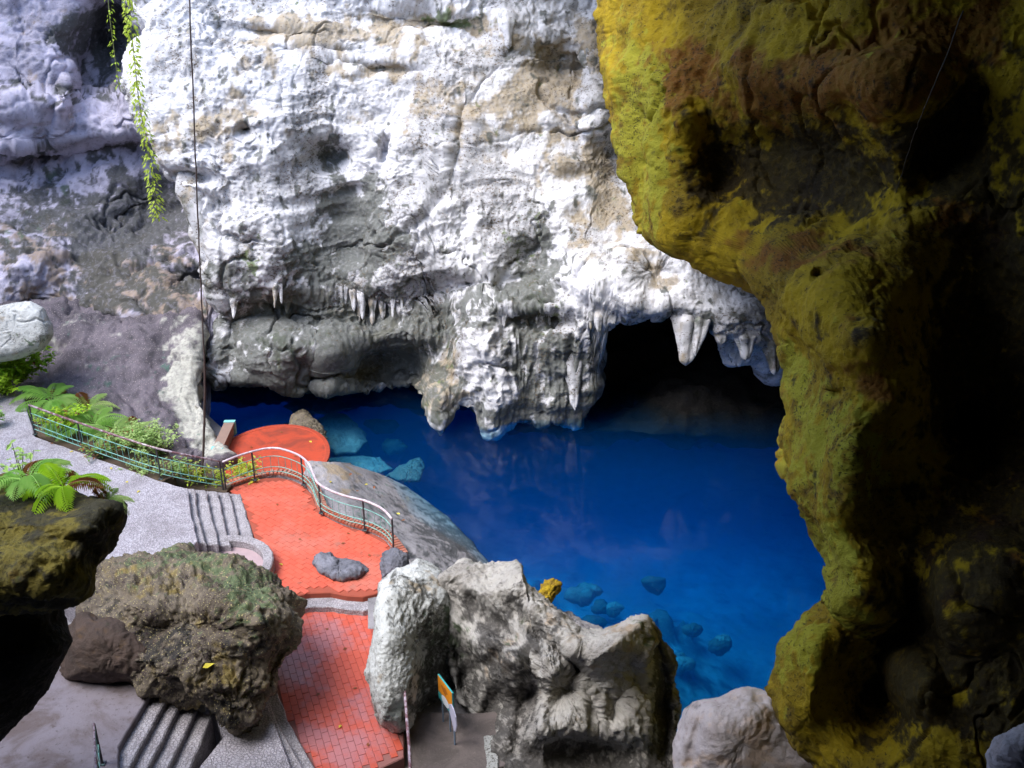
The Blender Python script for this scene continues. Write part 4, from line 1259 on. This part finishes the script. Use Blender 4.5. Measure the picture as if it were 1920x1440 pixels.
# ================================================================== RAILINGS
def railing(name, posts_px, label, z_of, height=1.0, rods=(.18, .34, .72), bal=4, rail_r=.032, extra=None, post_mat=None, rail_mat=None):
    """posts_px: base positions in photo pixels with their height; straight or curved run"""
    bases = [pz(x, y, z) for x, y, z in posts_px]
    root = empty(name, V(bases[0]), label=label, cat="railing")
    o = Vector(root.location)
    is_post = extra if extra else [True] * len(bases)
    run = resample(bases, .22)
    up = np.array([0, 0, 1.0])
    MB().tube([q + up * height - np.array(o) for q in run], rail_r, 10).build("top_rail", rail_mat or M['rail'], root, smooth_shade=True)
    for h in rods:
        MB().tube([q + up * h * height - np.array(o) for q in run], .013, 6).build("rod", M['teal'], root, smooth_shade=True)
    pm = None
    for b, k in zip(bases, is_post):
        if not k: continue
        if pm is None:
            mb = MB().tube([(0, 0, -.05), (0, 0, height - .02)], .026, 8).box((0, 0, .01), (.06, 0, 0), (0, .06, 0), (0, 0, .012))
            ob = mb.build("post", post_mat or M['post'], root)
            pm = ob.data
        else:
            ob = bpy.data.objects.new("post", pm); put(ob, parent=root)
        ob.location = V(b) - o
    bme = None
    fine = resample(bases, .24)
    for q in fine[1:-1]:
        if bme is None:
            ob = MB().tube([(0, 0, rods[0] * height), (0, 0, rods[-1] * height)], .008, 5).build("baluster", M['teal'], root)
            bme = ob.data
        else:
            ob = bpy.data.objects.new("baluster", bme); put(ob, parent=root)
        ob.location = V(q) - o
    return root


railing("railing", [(66, 814, .8), (156, 848, .8), (302, 898, .62), (419, 921, .05)], "straight teal railing with dark handrail along the left pavement and ferns", None, 1.0)
railing("railing", [(424, 920, .05), (450, 909, .08), (478, 900, .1), (502, 894, .1), (525, 893, .1), (548, 899, .1), (569, 909, .1), (585, 925, .1), (593, 945, .1), (602, 962, .1), (625, 976, .1), (655, 987, .1), (684, 994, .1), (706, 1003, .1), (724, 1014, .1), (738, 1031, .1)],
        "wavy teal railing with glare-whitened handrail on the brick kerb of the plaza", None, .95, rail_mat=M['glarerail'], extra=[True, False, True, False, False, False, True, False, False, True, False, False, True, False, False, True])
railing("railing", [(763, 1372, -.33), (767, 1425, -.33), (772, 1490, -.33), (775, 1560, -.33)], "short railing beside the pale boulder at the end of the lower path", None, 1.12, extra=[True, False, True, True])
railing("railing", [(192, 1432, 1.03), (196, 1500, 1.03), (200, 1580, 1.03)], "thin grey railing on the brown landing above the straight steps", None, .95, rods=(.5, .9), rail_r=.018)

# ================================================================== SIGNS
def flat_mat(name, c, rough=.5):
    n = NT(name)
    return n.principled(n.mix(n.noise(5, 5, .6), c, tuple(q * .8 for q in c)), rough)


M['orange'] = flat_mat("sign_orange", (.75, .28, .02))
M['signteal'] = flat_mat("sign_teal", (.05, .40, .42))
M['signwhite'] = flat_mat("sign_white", (.75, .80, .88))
M['signlilac'] = flat_mat("sign_lilac", (.52, .52, .68))
M['signbrown'] = flat_mat("sign_brown", (.42, .13, .02))
M['signpost'] = flat_mat("sign_post", (.22, .30, .42), .4)


def sign(name, base_px, z, yaw, label, kind):
    b = pz(*base_px, z)
    root = empty(name, V(b), label=label, cat="sign")
    ux, uy = math.cos(yaw), math.sin(yaw)
    root.scale = (.86, .86, .86)
    U = Vector((ux, uy, 0)); Nn = Vector((uy, -ux, 0))
    if kind == 'two':
        for s in (-1, 1):
            MB().tube([U * .20 * s + Vector((0, 0, -.1)), U * .20 * s + Vector((0, 0, 1.05))], .022, 8).build("post", M['signpost'], root)
        bd_ = MB().box((0, 0, 1.0), U * .40, Nn * .018, (0, 0, .36)).build("board", M['signteal'], root)
        MB().box(Vector((0, 0, 1.11)) + Nn * .021, U * .385, Nn * .003, (0, 0, .235)).build("orange_panel", M['orange'], bd_)
        vs = [U * .21 * math.cos(a) + Vector((0, 0, .80 + .14 * math.sin(a))) + Nn * .026 for a in [2 * math.pi * k / 24 for k in range(24)]]
        mesh_object("white_oval", [tuple(q) for q in vs], [tuple(range(24))[::-1]], M['signwhite'], False, bd_)
        vs = [U * (-.02 + .16 * math.cos(a) * (1 + .3 * math.sin(3 * a))) + Vector((0, 0, 1.12 + .10 * math.sin(a) * (1 + .2 * math.cos(5 * a)))) + Nn * .0265 for a in [2 * math.pi * k / 24 for k in range(24)]]
        mesh_object("brown_mark", [tuple(q) for q in vs], [tuple(range(24))[::-1]], M['signbrown'], False, bd_)
    else:
        MB().tube([(0, 0, -.1), (0, 0, 1.0)], .024, 8).build("post", M['signpost'], root)
        vs = []
        outline = [(-.30, .28), (-.12, .40), (.05, .36), (.24, .22), (.30, -.05), (.20, -.34), (.05, -.42), (-.10, -.2), (-.26, .0)]
        k = len(outline)
        for s in (-.012, .012):
            vs += [tuple(U * (a * .8 + .02) + Vector((0, 0, .86 + c * .85)) + Nn * (s + .03)) for a, c in outline]
        fs = [tuple(range(k)), tuple(k + i for i in range(k))[::-1]] + [(i, (i + 1) % k, k + (i + 1) % k, k + i) for i in range(k)]
        mesh_object("board", vs, fs, M['signlilac'], False, root)
    return root


sign("sign", (838, 1362), -.62, -1.05, "orange and teal notice board with a white oval on two posts", 'two')
sign("sign", (853, 1396), -.62, -1.15, "pale lilac shaped board on a single thin post", 'one')

# ================================================================== ROPE, ROOTS, VINES
rp = [pt(378, 905, 30.0), pt(384, 740, 29.0), pt(378, 560, 27.9), pt(370, 380, 26.8), pt(362, 180, 25.7), pt(355, 0, 24.7), pt(345, -300, 23.4)]
rp = resample(rp, .4)
MB().tube([q + np.array([random.uniform(-.01, .01), 0, 0]) for q in rp], [.034 if q[2] < 4 else .020 for q in rp], 7).build("hanging_rope", M['rope'], label="dark rope hanging straight down in front of the cliff to the railing", cat="rope", smooth_shade=True)
rr = resample([pt(1805, 20, 10.6), pt(1780, 90, 10.8), pt(1745, 175, 11.2), pt(1715, 250, 12.4), pt(1680, 360, 13.6)], .1)
n = NT("root_pale")
M['root'] = n.principled((.10, .085, .07), .8)
MB().tube([q + rng.normal(0, .004, 3) for q in rr], .007, 5).build("hanging_root", M['root'], label="thin pale root across the dark hollow of the olive wall", cat="root", smooth_shade=True)


def leaf_verts(c, d, up, L, Wd, curl=.15):
    d = d.normalized(); s = d.cross(up)
    if s.length < 1e-4: s = d.cross(Vector((1, 0, 0)))
    s.normalize(); nn = s.cross(d)
    return [c, c + d * L * .45 + s * Wd * .5 + nn * L * curl * .3, c + d * L - nn * L * curl, c + d * L * .45 - s * Wd * .5 + nn * L * curl * .3]


def vine(px_pts, label, dens=26, leaf=.16, spread=.10, mat='vine'):
    run = resample([pt(x, y, t) for x, y, t in px_pts], .12)
    base = run[-1]
    root = empty("hanging_vine", V(base), label=label, cat="vine")
    o = base
    MB().tube([q - o for q in run], .014, 5).build("stem", M['stem'], root)
    mb = MB()
    r = random.Random(len(label))
    for i, q in enumerate(run[:-1]):
        for _ in range(dens // 8 + 1):
            a = r.uniform(0, 2 * math.pi)
            rad = spread * r.random() ** .5
            c = Vector(q - o) + Vector((math.cos(a) * rad, math.sin(a) * rad, r.uniform(-.1, .1)))
            d = Vector((math.cos(a), math.sin(a), r.uniform(-1.4, -.3)))
            mb.add(leaf_verts(c, d, Vector((r.uniform(-.4, .4), r.uniform(-.4, .4), 1)), leaf * r.uniform(.6, 1.3), leaf * .55), [(0, 1, 2), (0, 2, 3)])
    mb.build("leaves", M[mat], root)


vine([(196, -160, 32), (203, 0, 32.2), (212, 80, 32.6), (220, 140, 32.9), (226, 172, 33)], "leftmost hanging vine, thin and leafy against the dark hollow", 14, .14, .09)
vine([(232, -160, 31), (234, 0, 31), (238, 50, 31.2), (243, 82, 31.3)], "short hanging vine between the two longer vines", 12, .13, .07)
vine([(236, -160, 29), (243, 0, 29.2), (250, 90, 29.5), (262, 200, 30), (275, 260, 30.2), (284, 320, 30.4), (292, 380, 30.6), (298, 415, 30.8)], "longest hanging vine trailing down past the cliff's left edge", 64, .15, .17)


# ================================================================== PLANTS
def fern(base, n_fr, L, label, mat='fern', seed=0, lean=(0, 0)):
    r = random.Random(seed)
    root = empty("fern", V(base), label=label, cat="fern")
    variants = []
    for v in range(2):
        mb = MB()
        K = 22
        pts = []
        for i in range(K + 1):
            s = i / K
            pts.append(Vector((s * L * (1 - .18 * s), 0, L * (.62 * s - .85 * s * s * (.8 + .3 * v)))))
        mb.tube(pts[::2], [.008 * (1 - .7 * i / len(pts[::2])) for i in range(len(pts[::2]))], 4, cap=False)
        for i in range(2, K + 1):
            s = i / K
            w = L * .24 * math.sin(math.pi * min(1, .12 + .88 * s)) ** .8 + .01
            d = (pts[i] - pts[i - 1]).normalized()
            for sd in (-1, 1):
                dv = Vector((d.x * .35, sd, d.z * .35 - .25))
                mb.add(leaf_verts(pts[i], dv, Vector((0, 0, 1)), w * random.uniform(.85, 1.1), L * .034, .25), [(0, 1, 2), (0, 2, 3)])
        variants.append(mb)
    mes = [None, None, None]
    variants.append(variants[0])
    for k in range(n_fr):
        v = 2 if k % 9 == 4 else k % 2
        if mes[v] is None:
            o = variants[v].build("frond", M[mat] if v < 2 else M['brownleaf'], root)
            mes[v] = o.data
        else:
            o = bpy.data.objects.new("frond", mes[v]); put(o, parent=root)
        o.rotation_euler = (r.uniform(-.25, .25), r.uniform(-.45, .15), 2 * math.pi * k / n_fr + r.uniform(-.3, .3))
        sc = r.uniform(.7, 1.1)
        o.scale = (sc, sc, sc)
    root.rotation_euler = (lean[0], lean[1], 0)
    return root


def shrub(base, h, w, nl, leaf, label, mat='shrub', seed=0, name="shrub", brown=0):
    r = random.Random(seed)
    root = empty(name, V(base), label=label, cat="plant" if name == "plant" else "shrub")
    st, lv, bl = MB(), MB(), MB()
    tips = []
    for k in range(max(6, nl // 26)):
        a = r.uniform(0, 2 * math.pi); rad = w * r.random() ** .6; hh = h * r.uniform(.5, 1) * (1 - .35 * (rad / w) ** 2)
        p0 = Vector((r.uniform(-.06, .06), r.uniform(-.06, .06), -.08)); p3 = Vector((math.cos(a) * rad, math.sin(a) * rad, hh))
        p1 = p0.lerp(p3, .4) + Vector((0, 0, hh * .25))
        pts = [(p0 * (1 - s) ** 2 + p1 * 2 * s * (1 - s) + p3 * s * s) for s in np.linspace(0, 1, 7)]
        st.tube(pts, [.012 * (1 - .7 * i / 7) for i in range(7)], 4, cap=False)
        tips.append(pts)
    for k in range(nl):
        pts = r.choice(tips)
        s = r.random() ** .5 * 6
        i = min(5, int(s))
        c = pts[i].lerp(pts[i + 1], s - i) + Vector((r.gauss(0, .05), r.gauss(0, .05), r.gauss(0, .04)))
        a = r.uniform(0, 2 * math.pi)
        d = Vector((math.cos(a), math.sin(a), r.uniform(-.5, .6)))
        (bl if r.random() < brown else lv).add(leaf_verts(c, d, Vector((r.uniform(-.5, .5), r.uniform(-.5, .5), 1)), leaf * r.uniform(.6, 1.3), leaf * .55, .2), [(0, 1, 2), (0, 2, 3)])
    st.build("stem", M['stem'], root)
    lv.build("foliage", M[mat], root)
    if bl.v: bl.build("dry_foliage", M['brownleaf'], root)
    return root


G = "plants behind the left railing"
shrub(pz(40, 712, 1.0), 1.5, 1.2, 900, .22, "broad-leaved bright shrub with a few reddish leaves under the pale boulder", 'bright', 1, brown=.05)
fern(pz(128, 778, .85), 13, 1.5, "fern with pale arching fronds at the corner of the left railing", 'fern', 2)
fern(pz(175, 800, .85), 13, 1.35, "fern with broad pale fronds behind the second railing post", 'fern', 3)
fern(pz(215, 818, .82), 12, 1.25, "fern behind the middle of the left railing", 'shrub', 4)
shrub(pz(270, 848, .75), 1.1, .8, 620, .12, "small-leaved pale green shrub behind the left railing", 'shrub', 5)
shrub(pz(235, 835, .78), .7, .9, 520, .12, "low leafy undergrowth at the foot of the left railing", 'shrub', 6, brown=.2)
shrub(pz(330, 892, .5), .5, .8, 420, .10, "low green plants at the lower end of the left railing", 'shrub', 7, brown=.15)
shrub(pz(190, 850, .8), .4, .7, 300, .11, "brown and green ground plants under the left railing's rods", 'fern', 8, brown=.45)
shrub(pz(455, 902, -.2), .75, .8, 520, .12, "yellow green leafy shrub behind the first curve of the wavy railing", 'vine', 9)
shrub(pz(405, 912, -.1), .55, .5, 320, .11, "yellow green plants at the joint of the two railings", 'vine', 10, brown=.1)
fern(pt(120, 915, 13.4), 14, .82, "bright yellow green fern on top of the overhanging olive rock", 'bright', 11)
fern(pt(50, 905, 13.6), 13, .85, "large pale fern drooping at the left end of the overhanging rock", 'fern', 12)
fern(pt(200, 942, 13.5), 10, .42, "small low fern at the tip of the overhanging olive rock", 'shrub', 13)
shrub(pt(30, 850, 15.0) - np.array([0, 0, .6]), .9, .3, 70, .12, "thin sprig with few leaves above the large pale fern", 'fern', 14)
shrub(pz(-10, 800, .8), .8, .35, 140, .14, "dark green sprig at the pavement's far left end", 'fern', 15)
shrub(pz(338, 1040, .2), .25, .35, 220, .08, "tiny green weeds in the stone planter ring", 'bright', 16, name="plant")

fern(pz(95, 752, .9), 13, 1.5, "fern beside the bright shrub at the top of the left railing", 'fern', 17)
fern(pz(165, 768, .9), 12, 1.3, "fern standing against the dark rock slope behind the railing", 'shrub', 18)
fern(pz(250, 815, .8), 12, 1.1, "light fern beside the small-leaved shrub behind the railing", 'shrub', 19)
shrub(pz(305, 846, .7), 1.0, .7, 520, .12, "pale shrub against the slope above the third railing post", 'shrub', 20)
shrub(pz(120, 800, .8), .8, .9, 500, .14, "leafy plants with dry brown leaves behind the first rail bay", 'bright', 21, brown=.15)
shrub(pz(360, 898, .3), .5, .7, 420, .10, "yellow green low plants under the end of the left railing", 'vine', 22, brown=.1)
shrub(pz(270, 885, .62), .35, .8, 380, .09, "green ground cover spilling onto the pavement under the railing", 'shrub', 23, brown=.1)
shrub(pz(10, 735, .9), 1.0, 1.0, 600, .18, "bright yellow green shrub at the far left edge of the pavement", 'bright', 24)

# fallen leaves
lm = {}
for kind_, mt in (('y', M['yellowleaf']), ('b', M['brownleaf'])):
    q = [Vector((0, 0, 0)), Vector((.045, .05, .012)), Vector((0, .15, .0)), Vector((-.045, .05, .012)), Vector((0, .07, -.004))]
    lm[kind_] = raw_mesh("fallen_leaf", [tuple(k) for k in q], [0, 1, 4, 1, 2, 4, 2, 3, 4, 3, 0, 4], [3, 3, 3, 3], mt, False)


def fallen(x, y, z, label, kind_='y', s=1.0, group=None, t=None):
    o = bpy.data.objects.new("fallen_leaf", lm[kind_])
    p = pz(x, y, z) if t is None else pt(x, y, t)
    o.location = V(p) + Vector((0, 0, .012))
    o.rotation_euler = (random.uniform(-.2, .2), random.uniform(-.2, .2), random.uniform(0, 6.28))
    o.scale = (s, s, s)
    put(o, label=label, cat="leaf", group=group)


fallen(474, 903, .02, "yellow fallen leaf under the first curve of the wavy railing", s=1.2)
fallen(459, 1011, .03, "yellow fallen leaf on the lowest curved step", s=1.2)
fallen(580, 827, DISC_Z + .005, "yellow fallen leaf on the round red platform", s=1.1)
for x, y in ((620, 905), (668, 922), (690, 908), (702, 912), (660, 888), (750, 965), (760, 975)):
    fallen(x, y, -.12 - .8 * max(0, (x - 640) / 200), "small dry fallen leaf on the grey rock shelf above the water", random.choice('yb'), .9, "leaves on the rock shelf")
for x, y in ((138, 846), (52, 752), (100, 832), (210, 880), (262, 920), (240, 905)):
    fallen(x, y, UP_Z + .005, "small fallen leaf on the left pavement", random.choice('yyb'), .9, "leaves on the pavement")
for x, y in ((470, 838), (530, 812), (556, 856), (430, 850)):
    fallen(x, y, DISC_Z + .005, "small dry brown fallen leaf on the round red platform", 'b', .9, "dry leaves on the red platform")
for x, y in ((520, 948), (560, 1010), (640, 1020), (690, 1040), (530, 1060), (610, 940), (650, 1000)):
    fallen(x, y, .012, "small dry fallen leaf on the red plaza paving", random.choice('bby'), .8, "dry leaves on the plaza")
for x, y in ((610, 1180), (650, 1215), (670, 1290), (600, 1300), (690, 1400), (640, 1360)):
    fallen(x, y, -.318, "small dry fallen leaf on the lower red path", random.choice('bby'), .8, "dry leaves on the lower path")
fallen(380, 1253, 1.4, "large yellow green leaf lying on the mossy boulder", s=1.6, t=19.6)
print("pavers", n1_, n2_)
